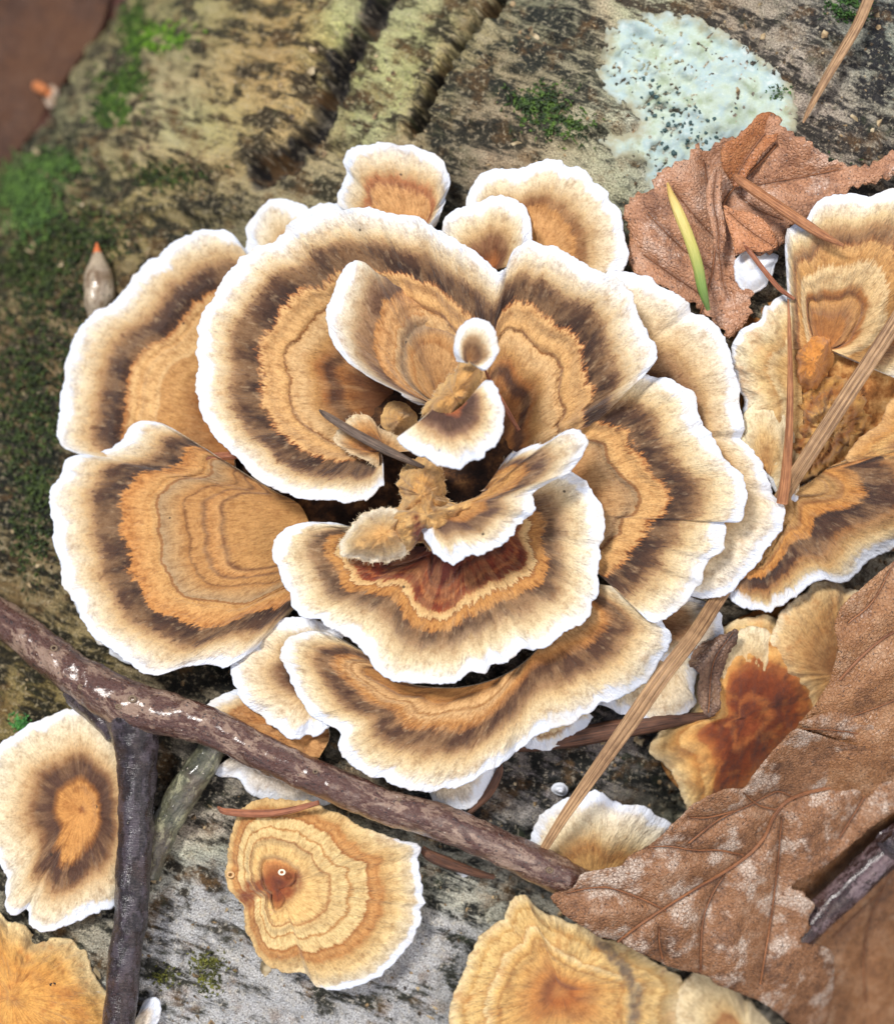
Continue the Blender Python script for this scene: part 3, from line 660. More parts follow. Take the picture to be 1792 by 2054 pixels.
# the centre
cap('crescent bracket in the middle of the rosette with a dark brown patch',
    [(842,842,300),(822,862,306),(801,876),(825,900),(868,925),(915,936),(955,922),(975,902),(998,878),(1008,835),(1000,798),(985,772),(968,768,300),(955,782,296)],
    [(865,822),(868,820),(875,822),(885,826),(895,828),(905,828),(915,822),(925,815),(932,808)], ho=312, hi=284, key='crescent',
    stops=[(0,WHT),(18,(240,232,214)),(32,(230,212,174)),(46,(206,172,128)),(58,(140,106,84)),(70,(92,66,54)),(90,(84,58,48)),(100,(160,92,56)),(120,(190,126,70)),(400,TAN)],
    bs=[1.2,1.0,.95,.9,.95,1.0,1.1,1.4,2], ruf=5, seed=27, step=3, bulge=8, edge=.8)
cap('lumpy tan neck joining the two smallest brackets at the centre',
    [(850,830),(862,800),(890,770),(915,745),(922,718),(945,712),(968,722),(962,745),(955,770),(958,790),(930,822),(900,842),(868,842)], [(905,795),(908,792),(912,786)], ho=262, hi=316, closed=True, key='knob', seed=28, step=3, lumps=12, rim=0, edge=1.4, fuzz=(200,0,1), droop=26, jit=.08, ridge=0, nostar=True, name='fungus_nub')
cap('smallest thumb-shaped bracket at the very centre of the rosette, white-edged',
    [(918,725,330),(914,700),(918,670),(935,650),(955,640),(978,650),(992,675),(996,705),(985,725),(968,742),(955,735,326)],
    [(938,728),(940,724),(941,722),(942,724),(944,728)], ho=350, hi=322, key='thumb',
    stops=[(0,WHT),(9,(240,236,228)),(16,(228,214,184)),(24,(180,148,110)),(34,(122,88,60)),(48,(150,108,68)),(62,(196,146,88)),(400,TAN)], bs=[1.6,1.2,1.0,.8,.7,.8,1.0,1.2,1.5], rim=9, ruf=4, seed=29, step=2.6, bulge=10, edge=.6)
# spongy tissue joining the rosette's brackets, painted darker for the shade between layers
def core(pts, c, h1, h0, label, cols, seed, pw=2.2):
    n = 200; E = spline([(a, b, 0) for a, b in pts], n, True); r = np.linspace(0, 1, 70)[:, None]
    px = c[0] + (E[None, :, 0] - c[0]) * r; py = c[1] + (E[None, :, 1] - c[1]) * r
    h = h1 - (h1 - h0) * r**pw + 13 * fbm(px / 60, py / 60, 3.3 + seed, 5) * (1 - r**4)
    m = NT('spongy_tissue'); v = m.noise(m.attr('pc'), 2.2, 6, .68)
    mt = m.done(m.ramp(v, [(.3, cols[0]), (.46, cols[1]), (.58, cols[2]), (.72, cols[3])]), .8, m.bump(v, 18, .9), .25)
    o = make_mesh('spongy_tissue', P(px, py, h).reshape(-1, 3), grid_faces(70, n, True)[:, ::-1], mt)
    tag(o, label, 'fungus tissue')
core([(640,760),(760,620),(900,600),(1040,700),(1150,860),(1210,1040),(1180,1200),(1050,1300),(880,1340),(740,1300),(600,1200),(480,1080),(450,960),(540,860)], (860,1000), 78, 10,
     'brown spongy tissue in the hollow at the heart of the rosette, with the shade painted in', [(20,12,9),(46,29,19),(88,58,34),(150,108,64)], 0)
core([(1480,640),(1560,600),(1700,560),(1900,560),(1960,800),(1940,1100),(1750,1100),(1600,1130),(1490,1060),(1500,900),(1470,760)], (1680,840), 66, 6,
     'golden brown spongy tissue joining the brackets of the right-hand colony', [(84,52,28),(160,106,56),(206,156,94),(226,190,134)], 4)
core([(1380,1320),(1480,1240),(1700,1180),(1900,1300),(1850,1500),(1650,1640),(1500,1660),(1380,1600),(1320,1500)], (1600,1420), 46, 4,
     'amber spongy tissue under the rusty bracket and the large leaf', [(84,52,28),(150,98,52),(196,144,84),(222,184,124)], 8)

# ------------------------------------------------------------------ separate brackets around the rosette
G_S = 'bracket fungi growing beside the rosette'
YEL = [(0,(244,238,220)),(20,(232,212,166)),(45,YCR),(70,(220,186,124)),(78,(200,150,88)),(88,(222,186,128)),(120,(226,192,132)),(126,(206,160,98)),(134,(216,178,118)),(160,(226,194,138)),(168,(190,140,80)),(176,(212,168,106)),(400,(200,146,80))]
cap('round brown-zoned bracket at the left edge of the photo, cut by the side twig',
    [(205,1450),(170,1430),(135,1428),(85,1448),(35,1475),(-5,1505),(-40,1600),(-30,1680),(5,1735),(14,1790),(12,1815),(30,1838),(56,1832),(62,1855),(100,1862),(145,1848),(190,1825),(236,1806),(262,1770),(300,1690),(300,1580),(270,1500)],
    [(160,1612),(154,1618),(152,1626),(158,1634),(168,1636),(176,1628),(174,1618)], ho=62, hi=44, closed=True, key='leftround', group=G_S,
    stops=[(0,(240,236,226)),(22,(238,226,198)),(55,(230,208,168)),(80,(206,170,122)),(96,(140,100,66)),(112,(88,60,44)),(138,(84,56,42)),(152,(150,98,50)),(160,(204,146,80)),(205,(208,152,86)),(212,(176,116,60)),(225,(212,160,96)),(400,(196,136,70))],
    bs=[1.15,1.1,1.0,1.0,.95,1.1,1.25,1.2,1.25,1.25,1.1], ruf=6, seed=31, bulge=14, rim=14, jit=1.3, patch=1)
cap('orange-yellow crust bracket in the bottom left corner with a black hole in it',
    [(-60,1830),(20,1845),(80,1880),(140,1890),(165,1905),(172,1940),(190,1965),(205,1990),(230,2010),(240,2060),(220,2120),(60,2160),(-60,2160)],
    [(20,1990),(24,1990),(30,1995),(30,2005),(20,2010),(14,2000)], ho=34, hi=60, closed=True, ridge=6, blot=.5, key='crust', group=G_S,
    stops=[(0,(232,210,160)),(20,(226,190,128)),(50,(214,164,90)),(90,(208,148,72)),(130,(216,162,86)),(400,(200,138,64))], ruf=8, seed=32, bulge=20, rim=4, lumps=10, patch=.3)
cap('round cream-yellow bracket with many rings and a rusty centre under the twig',
    [(480,1632),(540,1610),(620,1612),(700,1650),(770,1680),(836,1698),(838,1735),(848,1790),(840,1850),(800,1915),(760,1955),(700,1978),(640,1980),(610,1955),(560,1945),(515,1912),(495,1870),(490,1820),(462,1780),(455,1735),(462,1680)],
    [(560,1770),(550,1775),(546,1785),(552,1796),(565,1798),(574,1788),(572,1776)], ho=70, hi=52, closed=True, ridge=3.6, blot=.08, key='paledisc', group=G_S, stain=([(488,1806),(508,1782),(530,1776),(562,1792),(590,1768)], 20, (128, 64, 34)),
    stops=[(0,(238,232,214)),(14,(236,218,180)),(34,(228,200,146)),(60,(214,176,116)),(72,(192,136,78)),(86,(204,152,92)),(94,(170,110,56)),(100,(226,196,138)),(124,(228,200,142)),(130,(184,132,74)),(136,(230,202,144)),(158,(228,196,136)),(163,(176,126,76)),(170,(228,194,132)),(215,(226,188,124)),(232,(190,130,76)),(255,(150,86,46)),(275,(110,56,40)),(300,(170,120,76)),(400,(196,150,96))],
    bs=[1.7,1.5,1.25,1.0,.95,.95,1.0,1.05,1.3,1.7,2.0,2.2,2.0], ruf=5, seed=33, bulge=18, rim=7, jit=.35, patch=.2, shift=[(0,50),(.18,44),(.26,8),(.3,-4),(.6,-4),(.66,14),(.74,50),(1,50)])
cap('large yellow-tan bracket with a dark curved mark at the bottom edge of the photo',
    [(1045,1800),(1085,1830),(1150,1858),(1210,1880),(1290,1920),(1370,1975),(1352,2010),(1350,2080),(1300,2160),(1100,2190),(950,2150),(912,2060),(915,1990),(935,1945),(960,1890),(1000,1850)],
    [(1120,1975),(1110,1980),(1108,1990),(1118,2000),(1135,1998),(1140,1985)], ho=58, hi=52, closed=True, ridge=4, blot=.4, jit=.5, key='yellowbig', group=G_S, stain=([(1205,1888),(1254,1950),(1277,1992),(1274,2030),(1266,2060)], 12, (116, 98, 80)),
    stops=[(0,(234,212,164)),(14,(226,196,136)),(26,(206,164,98)),(32,(228,194,130)),(56,(226,188,120)),(62,(204,160,98)),(68,(232,206,152)),(86,(224,182,112)),(94,(196,146,82)),(100,(222,178,108)),(124,(214,166,98)),(150,(196,136,74)),(176,(164,98,50)),(200,(190,132,74)),(400,(156,92,48))],
    bs=[1.1,1.0,.85,.8,.85,1,1,1,1,1.1,1.15], ruf=8, seed=34, bulge=16, rim=3, lumps=6, patch=.3)
cap('pale yellow bracket half under the dead leaf at the bottom right edge',
    [(1560,2090),(1480,1985),(1430,1950),(1395,1955),(1370,1980),(1356,2015),(1358,2060),(1380,2110),(1500,2140)], [(1500,2100),(1502,2104),(1500,2110),(1496,2106)], ho=52, hi=48, closed=True, key='paledge', group=G_S,
    stops=[(0,(236,218,178)),(60,(230,206,156)),(84,(220,184,124)),(92,(186,128,72)),(110,(206,156,96)),(400,TAN)], ruf=6, seed=35, rim=4, patch=.2)
cap('white-rimmed fan bracket behind the lower end of the straw blade',
    [(1030,1745),(1062,1690),(1085,1645),(1125,1610),(1155,1602),(1195,1592),(1235,1612),(1262,1626),(1292,1622),(1320,1640),(1340,1662),(1345,1700),(1330,1750)],
    [(1170,1780),(1185,1780),(1200,1780),(1215,1780)], ho=74, hi=50, key='whitefan', group=G_S,
    stops=[(0,WHT),(24,(240,230,206)),(60,(230,212,172)),(85,(206,168,112)),(102,(186,132,72)),(120,(214,166,100)),(400,(196,144,80))], bs=[1.6,1.3,1.05,1,.95,.95,1.0,1.3], ruf=8, seed=36, rim=16)
cap('small white-edged sliver of bracket beside the foot of the side twig',
    [(270,2090),(285,2015),(312,2003),(322,2025),(306,2070),(280,2110)], [(262,2060),(262,2090)], ho=40, hi=36, key='pale', group=G_S, seed=37, ruf=3)
# right-hand colony
G_C = 'bracket fungi of the colony at the right edge'
cap('rust-centred tan bracket under the large leaf, right of the straw blade',
    [(1382,1626),(1362,1570),(1330,1530),(1312,1500),(1330,1465),(1390,1420),(1400,1330),(1450,1260),(1560,1240),(1700,1300),(1760,1450),(1650,1600),(1520,1680),(1400,1700)],
    [(1480,1440),(1484,1430),(1500,1425),(1512,1436),(1508,1452),(1492,1456)], ho=52, hi=62, closed=True, blot=.4, key='rustcentre', group=G_C,
    stops=[(0,(232,210,164)),(16,(226,192,132)),(40,(206,158,92)),(52,(186,132,70)),(58,(220,176,110)),(85,(206,152,84)),(94,(168,100,50)),(112,(132,64,28)),(140,(112,50,22)),(150,(160,92,46)),(158,(124,58,26)),(400,(120,58,26))],
    bs=[1,1,1,1.1,1.1,.9,.75,.7,.65,.7,.8,.9], ruf=8, seed=38, bulge=18, rim=3, patch=0, lumps=8, jit=.12, ridge=1.5)
cap('soft tan bracket lying half under the leaf, below the fluted right-hand fan',
    [(1540,1300),(1556,1268),(1566,1240),(1588,1214),(1622,1182),(1665,1170),(1712,1184),(1760,1230),(1800,1350),(1780,1480),(1700,1520),(1640,1470),(1600,1400),(1560,1345)],
    [(1680,1350),(1685,1346),(1690,1354),(1684,1360)], ho=72, hi=78, closed=True, blot=.4, key='softtan', group=G_C,
    stops=[(0,(236,220,184)),(14,(222,190,138)),(50,(206,164,106)),(80,(190,140,84)),(92,(206,156,98)),(130,(176,116,62)),(400,(166,104,54))], ruf=6, seed=39, rim=0, bulge=14, patch=.4)
cap('small cream lobe between the rusty bracket and the dark gap',
    [(1420,1335),(1440,1300),(1480,1270),(1520,1262),(1548,1280),(1550,1320)], [(1470,1380),(1520,1370)], ho=66, hi=60, key='creamhidden', stops=[(0,(234,220,186)),(30,(226,204,160)),(70,(206,164,108)),(400,(180,128,74))], rim=0, group=G_C, seed=40, ruf=4)
cap('ringed bracket at the right edge of the photo with an orange middle and brown zone',
    [(1590,700,96),(1582,620,100),(1578,550,110),(1576,500,120),(1580,465,128),(1598,452,134),(1614,446,146),(1640,412,150),(1668,396,150),(1700,392,150),(1740,398,150),(1790,384,150),(1850,400),(1900,460),(1920,600),(1880,700),(1800,760,110)],
    [(1650,705),(1650,702),(1651,699),(1653,697),(1656,696),(1660,696),(1664,697),(1667,700),(1668,703)], ho=130, hi=84, key='ringed', group=G_C,
    stops=[(0,WHT),(24,(238,226,200)),(50,(222,196,148)),(72,(184,144,100)),(90,(120,84,58)),(102,(160,106,62)),(112,(214,166,106)),(142,(200,150,88)),(152,(230,200,150)),(190,(226,192,138)),(202,(180,122,66)),(214,(160,102,54)),(226,(206,156,96)),(258,(168,116,74)),(266,(190,130,70)),(400,(150,90,44))],
    bs=[2.6,2.4,2.1,1.6,1.2,1.0,.95,.9,.9,.9,.9,.9,1,1.2], ruf=8, seed=41, jit=.8, bulge=12, shift=[(0,60),(.12,20),(.2,0),(1,0)])
cap('pale cream lobed bracket between the rosette and the ringed one',
    [(1600,590,84),(1560,600),(1540,612),(1530,640),(1500,655),(1478,680),(1472,720),(1482,770),(1488,830),(1500,880),(1520,930),(1545,975),(1600,1000)],
    [(1600,700),(1602,720),(1604,740),(1606,770),(1608,800),(1610,850),(1612,880)], ho=84, hi=80, blot=.4, key='creamlobe', group=G_C,
    stops=[(0,(238,230,206)),(26,(230,212,172)),(50,(222,194,140)),(72,(196,156,100)),(80,(224,200,150)),(100,(206,170,112)),(400,(190,140,80))], ruf=12, seed=42, rim=8, lumps=9, patch=.3)
cap('second cream fold below the lobed bracket, nearer the straw blade',
    [(1490,905,92),(1488,850),(1510,815),(1545,815),(1580,850),(1592,900),(1590,960),(1560,990)], [(1530,940),(1540,950),(1550,960)], ho=94, hi=80, stops=[(0,(234,220,184)),(26,(230,212,172)),(60,(214,180,124)),(100,(196,150,92)),(400,(170,116,64))], key='creamfold', group=G_C, seed=43, ruf=8, lumps=5, rim=0)
cap('fluted fan bracket at the right edge with a dark brown arc and ragged cream rim',
    [(1460,1170,60),(1458,1190,74),(1490,1215,96),(1530,1232),(1560,1218),(1600,1188),(1640,1160),(1690,1166),(1740,1122),(1800,1092),(1900,1040),(1920,960),(1880,900),(1800,890)],
    [(1480,1030,30),(1500,1010,34),(1540,1000,50),(1580,990,70),(1600,980),(1625,965),(1645,950),(1660,938),(1675,930)], ho=104, hi=84, key='fluted', group=G_C,
    stops=[(0,WHT),(16,(238,228,204)),(36,(222,198,152)),(60,(196,158,104)),(90,(160,112,66)),(104,(88,58,40)),(150,(72,48,36)),(160,(186,124,60)),(188,(200,144,78)),(196,(150,100,54)),(215,(186,146,92)),(400,(190,148,94))],
    bs=[3.0,2.6,2.2,1.7,1.35,1.1,1.0,.9,.8,.8,.8], ruf=10, seed=44, bulge=14, jit=1.1, patch=1.0, shift=[(0,0),(.88,0),(.95,120),(1,160)])
cap('dark-zoned tan lobe at the right edge just above the fluted fan',
    [(1920,740,112),(1860,760),(1800,800),(1760,850),(1720,890),(1700,925),(1760,925),(1830,930),(1920,960)], [(1840,870),(1850,880),(1860,890)], ho=112, hi=104, key='dzone', group=G_C,
    stops=[(0,(218,174,116)),(30,(196,142,78)),(52,(214,170,106)),(80,(170,112,60)),(400,(110,72,46))], seed=45, rim=0, lumps=6)
cap('crumbly orange lump in the middle of the right-hand colony',
    [(1600,680),(1640,662),(1668,672),(1664,720),(1650,760),(1620,790),(1598,770),(1592,720)], [(1630,720),(1632,724),(1628,728)], ho=100, hi=128, closed=True, key='orlump', group=G_C,
    stops=[(0,(214,150,76)),(20,(208,140,66)),(400,(200,130,60))], seed=46, rim=0, lumps=12, step=3.5, droop=26, jit=.08, ridge=0, nostar=True, name='fungus_nub')
cap('tan-yellow folded tissue in the hollow of the right-hand colony',
    [(1590,780),(1680,740),(1740,780),(1760,840),(1720,900),(1660,960),(1600,980),(1560,930),(1570,850)], [(1650,860),(1656,866),(1650,872)], ho=62, hi=92, closed=True, blot=.4, key='ytissue', group=G_C,
    stops=[(0,(150,96,50)),(30,(206,158,88)),(50,(160,104,54)),(80,(216,172,104)),(400,(170,112,58))], seed=47, rim=0, lumps=24, step=4, droop=26, jit=.08, ridge=0, nostar=True, name='fungus_nub')
cap('white corner of a bracket showing between the curled leaf and the ringed bracket',
    [(1480,560),(1478,525),(1500,508),(1540,508),(1558,515),(1548,545),(1530,570),(1505,580)], [(1510,540),(1514,544),(1508,546)], ho=60, hi=62, closed=True, key='allwhite', group=G_C,
    stops=[(0,WHT),(400,(232,230,226))], seed=48, rim=60, ruf=3, spots=0)
for x, y, a, lb in ((1122,1585,13,'tiny white fungus button beside the straw blade'), (926,1751,12,'tiny white fungus button below the twig, left of the yellow bracket'),):
    cap(lb, [(x-a,y),(x-a*.4,y-a*.8),(x+a*.7,y-a*.7),(x+a,y+a*.2),(x+a*.2,y+a*.7)], [(x,y),(x+1,y),(x,y+1)], ho=16, hi=26, closed=True, key='allwhite', group='tiny white fungus buttons on the bark', seed=49, rim=60, ruf=2, step=3, name='fungus_button', spots=0, edge=.4, th=8, cat='fungus button')

# ------------------------------------------------------------------ tubes: twigs, needles, blades
def tube(name, path, mat, parent=None, seg=20, step=5, flat=1.0, bump=0, grooves=0, gdepth=0, closedtip=True, knots=(), seed=0, flatv=None):
    """path rows: x, y, height of the axis, radius (units)"""
    A = np.array(path, float)
    L = np.linalg.norm(np.diff(A[:, :2], axis=0), axis=1).sum()
    n = max(6, int(L / step)); Q = spline(A, n)
    c = P(Q[:, 0], Q[:, 1], Q[:, 2]); rad = Q[:, 3] * (H - c[:, 2]) / H
    t = np.gradient(c, axis=0); t /= np.linalg.norm(t, axis=1)[:, None]
    up = np.array([0, 0, 1.0]); s_ = np.cross(t, up); s_ /= np.linalg.norm(s_, axis=1)[:, None]; v_ = np.cross(s_, t)
    s = np.concatenate([[0], np.cumsum(np.linalg.norm(np.diff(c, axis=0), axis=1))])
    th = np.linspace(0, 2 * math.pi, seg, endpoint=False)
    R_ = rad[:, None] * np.ones(seg)[None]
    if bump: R_ = R_ * (1 + bump * fbm(s[:, None] / 40 + seed, np.cos(th)[None] * 1.3, np.sin(th)[None] * 1.3, 4))
    if grooves: R_ = R_ * (1 + gdepth * np.cos(grooves * th)[None])
    for (k, ang, amp, wd) in knots:
        da = np.angle(np.exp(1j * (th - ang)))[None]
        R_ = R_ + amp * np.exp(-((s[:, None] - k * s[-1]) / wd)**2 - (da * rad[:, None] / wd)**2)
    fl = np.asarray(flatv)[:, None] if flatv is not None else flat
    G = c[:, None] + s_[:, None] * (R_ * np.cos(th)[None])[..., None] + v_[:, None] * (R_ * np.sin(th)[None] * fl)[..., None]
    co = G.reshape(-1, 3); f = grid_faces(n, seg, True)[:, ::-1]
    fs = [tuple(q) for q in f]
    co = np.vstack([co, c[0], c[-1]])
    for e, base in ((0, 0), (1, (n - 1) * seg)):
        for j in range(seg):
            a, b = base + j, base + (j + 1) % seg
            fs.append((n * seg + e, a, b) if e == 0 else (n * seg + e, b, a))
    al = np.stack([np.repeat(s, seg) / 100, np.tile(np.cos(th), n) * np.repeat(rad, seg) / 100, np.tile(np.sin(th), n) * np.repeat(rad, seg) / 100], -1)
    al = np.vstack([al, al[0], al[-1]])
    # consistent winding
    return make_mesh(name, co, fs, mat, parent, dict(along=al))

def twig_mat(name, pale, mid, dark, amt=.5, wrinkle=0, rough=(.28, .6)):
    m = NT(name); v = m.attr('along'); pc = m.attr('pc')
    a = m.noise(v, 2, 6, .6, .8, k=(.8, 1.9, 1.9)); b = m.noise(v, 14, 5, .7, k=(.7, 1, 1)); c = m.noise(pc, 1.2, 3)
    q = m.math('ADD', m.math('MULTIPLY', a, .65), m.math('MULTIPLY', b, .35))
    col = m.ramp(m.math('ADD', q, .5 - amt), [(.36, dark), (.45, mid), (.51, mid), (.58, pale)])  # pale stop paints silvery wet highlights among the bark's mottling
    col = m.mix(m.map(c, .45, .65, 0, .7), col, m.mix(.5, col, (84, 48, 32)))
    vo = m.n('ShaderNodeTexVoronoi'); m.l(v, vo.inputs['Vector']); vo.inputs['Scale'].default_value = 11
    sx = m.n('ShaderNodeSeparateColor'); m.l(vo.outputs['Color'], sx.inputs[0])
    dot = m.math('MULTIPLY', m.map(vo.outputs['Distance'], .2, .3, 1, 0), m.math('GREATER_THAN', sx.outputs[0], .62))
    col = m.mix(m.math('MULTIPLY', dot, .7), col, (30, 22, 20))
    sp = m.math('MULTIPLY', m.map(vo.outputs['Distance'], .1, .2, 1, 0), m.math('LESS_THAN', sx.outputs[0], .06))
    col = m.mix(m.math('MULTIPLY', sp, .8), col, (214, 200, 182))
    wr = m.noise(v, 10, 4, .6, 1.5, k=(3 if wrinkle else 1, .35 if wrinkle else 1, .35 if wrinkle else 1))
    hh = m.math('ADD', m.math('MULTIPLY', q, 1.2), m.math('MULTIPLY', wr, .5 + wrinkle))
    m.b.inputs['Coat Weight'].default_value = .8; m.b.inputs['Coat Roughness'].default_value = .16
    m.l(m.bump(m.math('MULTIPLY', hh, .5), 5, .35), m.b.inputs['Coat Normal'])
    return m.done(col, m.map(b, .35, .65, *rough), m.bump(hh, 13, .85), .7)
BARKM = twig_mat('mottled_twig_bark', (150,122,102), (84,48,34), (34,18,13), .48, rough=(.2, .5))
DARKM = twig_mat('wrinkled_dark_twig_bark', (92,80,88), (44,30,33), (15,10,12), .47, 1.6, rough=(.2, .5))
PURPM = twig_mat('purple_brown_twig_bark', (126,104,106), (52,27,26), (22,12,14), .48, .3, rough=(.16, .4))
MOSSM = twig_mat('mossy_stick_bark', (150,148,116), (78,78,56), (34,38,26), .5)
RINGM = NT('pale_pore_ring').done((112, 94, 72), .6)

tw = thing('fallen_twig', 'long dark twig lying across the lower photo with a side branch going down', 'twig', P(640, 1570, 90))
tube('main_stem', [(-90,1195,96,40),(0,1238,98,37),(70,1290,100,39),(150,1352,104,42),(215,1392,106,47),(270,1418,108,49),(330,1432,108,45),(420,1458,110,39),(520,1508,110,37),(640,1562,112,36),(760,1612,112,35),(880,1648,110,36),(980,1690,108,36),(1080,1736,104,37),(1180,1788,98,37),(1300,1840,84,38),(1420,1900,70,30)],
     BARKM, tw, 40, 4, bump=.09, seed=1, knots=[(.07,1.6,7,14),(.165,1.9,6,10),(.19,2.3,5,8),(.5,1.4,5,9),(.62,2.0,4,7),(.33,2.6,6,12),(.78,1.5,5,8)])
tube('side_branch', [(262,1400,92,53),(266,1440,92,53),(270,1480,88,47),(276,1530,84,40),(274,1600,82,37),(272,1680,80,35),(266,1760,78,35),(262,1840,76,34),(250,1920,74,33),(244,1990,72,33),(236,2070,70,33),(228,2150,68,33)],
     DARKM, tw, 36, 3.5, bump=.11, seed=4, knots=[(.5,1.0,6,9),(.62,2.0,5,8),(.75,1.4,6,10)])
tube('bark_collar', [(150,1372,92,30),(168,1392,86,34),(190,1420,80,30),(214,1452,76,22),(224,1480,70,14)], DARKM, tw, 24, 4, bump=.14, seed=7)
def ring(parent, x, y, h, r, mat):
    th = np.linspace(0, 2*math.pi, 18, endpoint=False); ph = np.linspace(0, 2*math.pi, 8, endpoint=False)
    T, Q = np.meshgrid(th, ph, indexing='ij')
    r = r * .8; R_ = r + r*.4*np.cos(Q); px = x + R_*np.cos(T); py = y + R_*.85*np.sin(T); hh = h + r*.36*np.sin(Q)
    f = grid_faces(18, 8, True); f = np.vstack([f, [[17*8+j, j, (j+1)%8, 17*8+(j+1)%8] for j in range(8)]])
    return make_mesh('lenticel', P(px, py, hh).reshape(-1,3), f, mat, parent)
for x, y, h, r in ((237,1418,160,6),(265,1402,161,8),(162,1378,150,6),(108,1300,146,7),(632,1548,152,5),(1102,1746,144,7),(800,1604,152,4)):
    ring(tw, x, y, h, r, RINGM)
stick = tube('mossy_stick', [(440,1480,44,26),(405,1535,42,30),(370,1590,40,32),(340,1640,36,30),(315,1700,30,26),(300,1760,24,20)], MOSSM, None, 26, 4, bump=.14, seed=9)
tag(stick, 'short greenish mossy stick wedged behind the twig fork', 'stick')
t2 = thing('fallen_twig', 'smooth purple-brown twig end lying on the large leaf at the right edge', 'twig', P(1700, 1800, 190))
tube('main_stem', [(1560,1920,150,30),(1610,1870,158,31),(1660,1820,170,32),(1720,1764,184,33),(1775,1712,196,35),(1830,1665,206,38),(1900,1600,214,38)], PURPM, t2, 34, 4, bump=.07, seed=12)
tube('bud_scar', [(1772,1676,222,20),(1786,1694,230,23),(1800,1712,226,20)], DARKM, t2, 20, 3, bump=.15, seed=14)
t3 = tube('fallen_twig', [(1560,2120,70,34),(1640,2072,84,36),(1700,2056,92,36),(1760,2066,92,34),(1860,2110,90,34)], BARKM, None, 30, 4, bump=.12, seed=16)
tag(t3, 'piece of mottled grey twig poking out below the leaf at the bottom right corner', 'twig')

def fib_mat(name, pale, dark, rough=.5, sc=1):
    m = NT(name); v = m.attr('along')
    a = m.noise(v, 10 * sc, 4, .6, k=(.06, 3.5, 3.5)); b = m.noise(v, 5, 4, .6, k=(1, 2, 2))
    q = m.math('ADD', m.math('MULTIPLY', a, .7), m.math('MULTIPLY', b, .3))
    return m.done(m.ramp(q, [(.36, dark), (.62, pale)]), rough, m.bump(a, 5, .8), .45)
STRAW = fib_mat('tan_straw', (188,150,108), (104,74,50)); NEED = fib_mat('orange_brown_needle', (186,128,84), (112,66,40))
GREYN = fib_mat('grey_needle', (124,104,88), (48,38,34)); REDN = fib_mat('reddish_needle', (176,112,78), (96,52,34))
DKST = fib_mat('dark_straw', (110,72,50), (46,30,24)); PALEN = fib_mat('pale_straw', (214,168,112), (150,104,62))
st = thing('straw_blade', 'long dry grass blade running diagonally from the right edge down to the twig', 'straw', P(1440, 1190, 160))
for q, (o1, o2, wd) in enumerate(((-9.5, -11, 7), (0, 0, 8), (9.5, 11, 7))):
    tube('blade_strand', [(1900+o1*.8,478+o1*.5,150,wd),(1792+o1*.8,652+o1*.5,150,wd),(1700+o1*.8,792+o1*.5,142,wd),(1612+o1*.8,928+o1*.5,124,wd),(1584+o1*.8,972+o1*.5,100,wd),(1558+o1*.8,1014+o1*.5,72,wd),(1520+o1*.8,1074+o1*.5,54,wd),(1470+o1*.8,1152+o1*.5,52,wd),(1440+o1*.8,1200+o1*.5,82,wd),(1390+o1*.8,1278+o1*.5,152,wd),(1330+o1*.9,1355+o1*.5,186,wd),(1260+o1*.9,1455+o1*.5,174,wd),(1180+o1*.7,1568+o1*.4,150,wd*.85),(1130+o1*.55,1640+o1*.3,134,wd*.7),(1085+o2*.5,1712,104,wd*.55)],
         STRAW, st, 12, 8, flat=.55, grooves=3, gdepth=.1, seed=q)
def needle(label, path, mat, cat='needle', name='pine_needle', flat=.6, seg=12, grooves=0):
    o = tube(name, path, mat, None, seg, 4, flat=flat, grooves=grooves, gdepth=.12, bump=.05)
    return tag(o, label, cat, 'dead needles and straws on the fungi')
needle('thin tan straw coming down from the top right corner over the bark', [(1755,-40,60,12),(1725,40,52,11),(1685,110,42,10),(1645,178,32,8),(1620,225,24,5),(1610,246,20,2)], STRAW, 'straw', 'grass_straw', grooves=3)
needle('brown needle bridging from the curled leaf to the ringed bracket', [(1470,350,120,4),(1490,366,128,10),(1540,400,146,11),(1600,440,162,11),(1650,472,174,9),(1690,492,176,3)], NEED)
needle('short thin reddish needle across the white corner of bracket', [(1492,492,96,2),(1502,504,104,5),(1530,540,112,5),(1562,578,112,5),(1592,600,112,3)], REDN)
needle('upright brown straw standing in front of the pale cream lobes', [(1580,600,120,2),(1582,660,124,4),(1584,760,122,6),(1582,860,118,8),(1576,950,112,11),(1568,1010,104,12)], NEED, 'straw', 'grass_straw')
needle('grey-brown needle pointing into the hollow left of the centre', [(640,822,214,2),(656,834,216,7),(700,862,212,9),(750,890,206,10),(800,915,200,8),(850,938,190,4)], GREYN)
needle('slim copper-coloured needle right of the crescent bracket', [(972,742,190,2),(985,768,192,4),(1010,812,188,5),(1040,864,178,4)], REDN)
needle('pinkish needle stub under the largest curled bracket on its left', [(400,918,116,3),(420,917,116,8),(470,913,116,8),(520,905,100,5)], REDN)
needle('flat reddish needle lying on the round cream-yellow bracket', [(436,1618,84,2),(452,1628,86,7),(510,1632,92,8),(570,1628,98,7),(640,1610,100,5)], REDN)
needle('dark wet straw lying under the straw blade below the rosette', [(980,1500,40,6),(1080,1492,46,14),(1200,1470,56,18),(1310,1452,66,15),(1400,1438,70,8),(1440,1430,70,3)], DKST, 'straw', 'grass_straw', grooves=4)
needle('thin brown sliver behind the lower rim of the rosette, near the twig', [(1004,1530,66,2),(1000,1550,62,8),(980,1590,56,9),(950,1622,50,6),(930,1640,46,2)], DKST)
needle('blackish stick fragment under the twig beside the cream-yellow bracket', [(845,1702,30,7),(865,1718,34,12),(900,1732,34,12),(950,1750,30,9),(990,1760,26,5)], DKST)
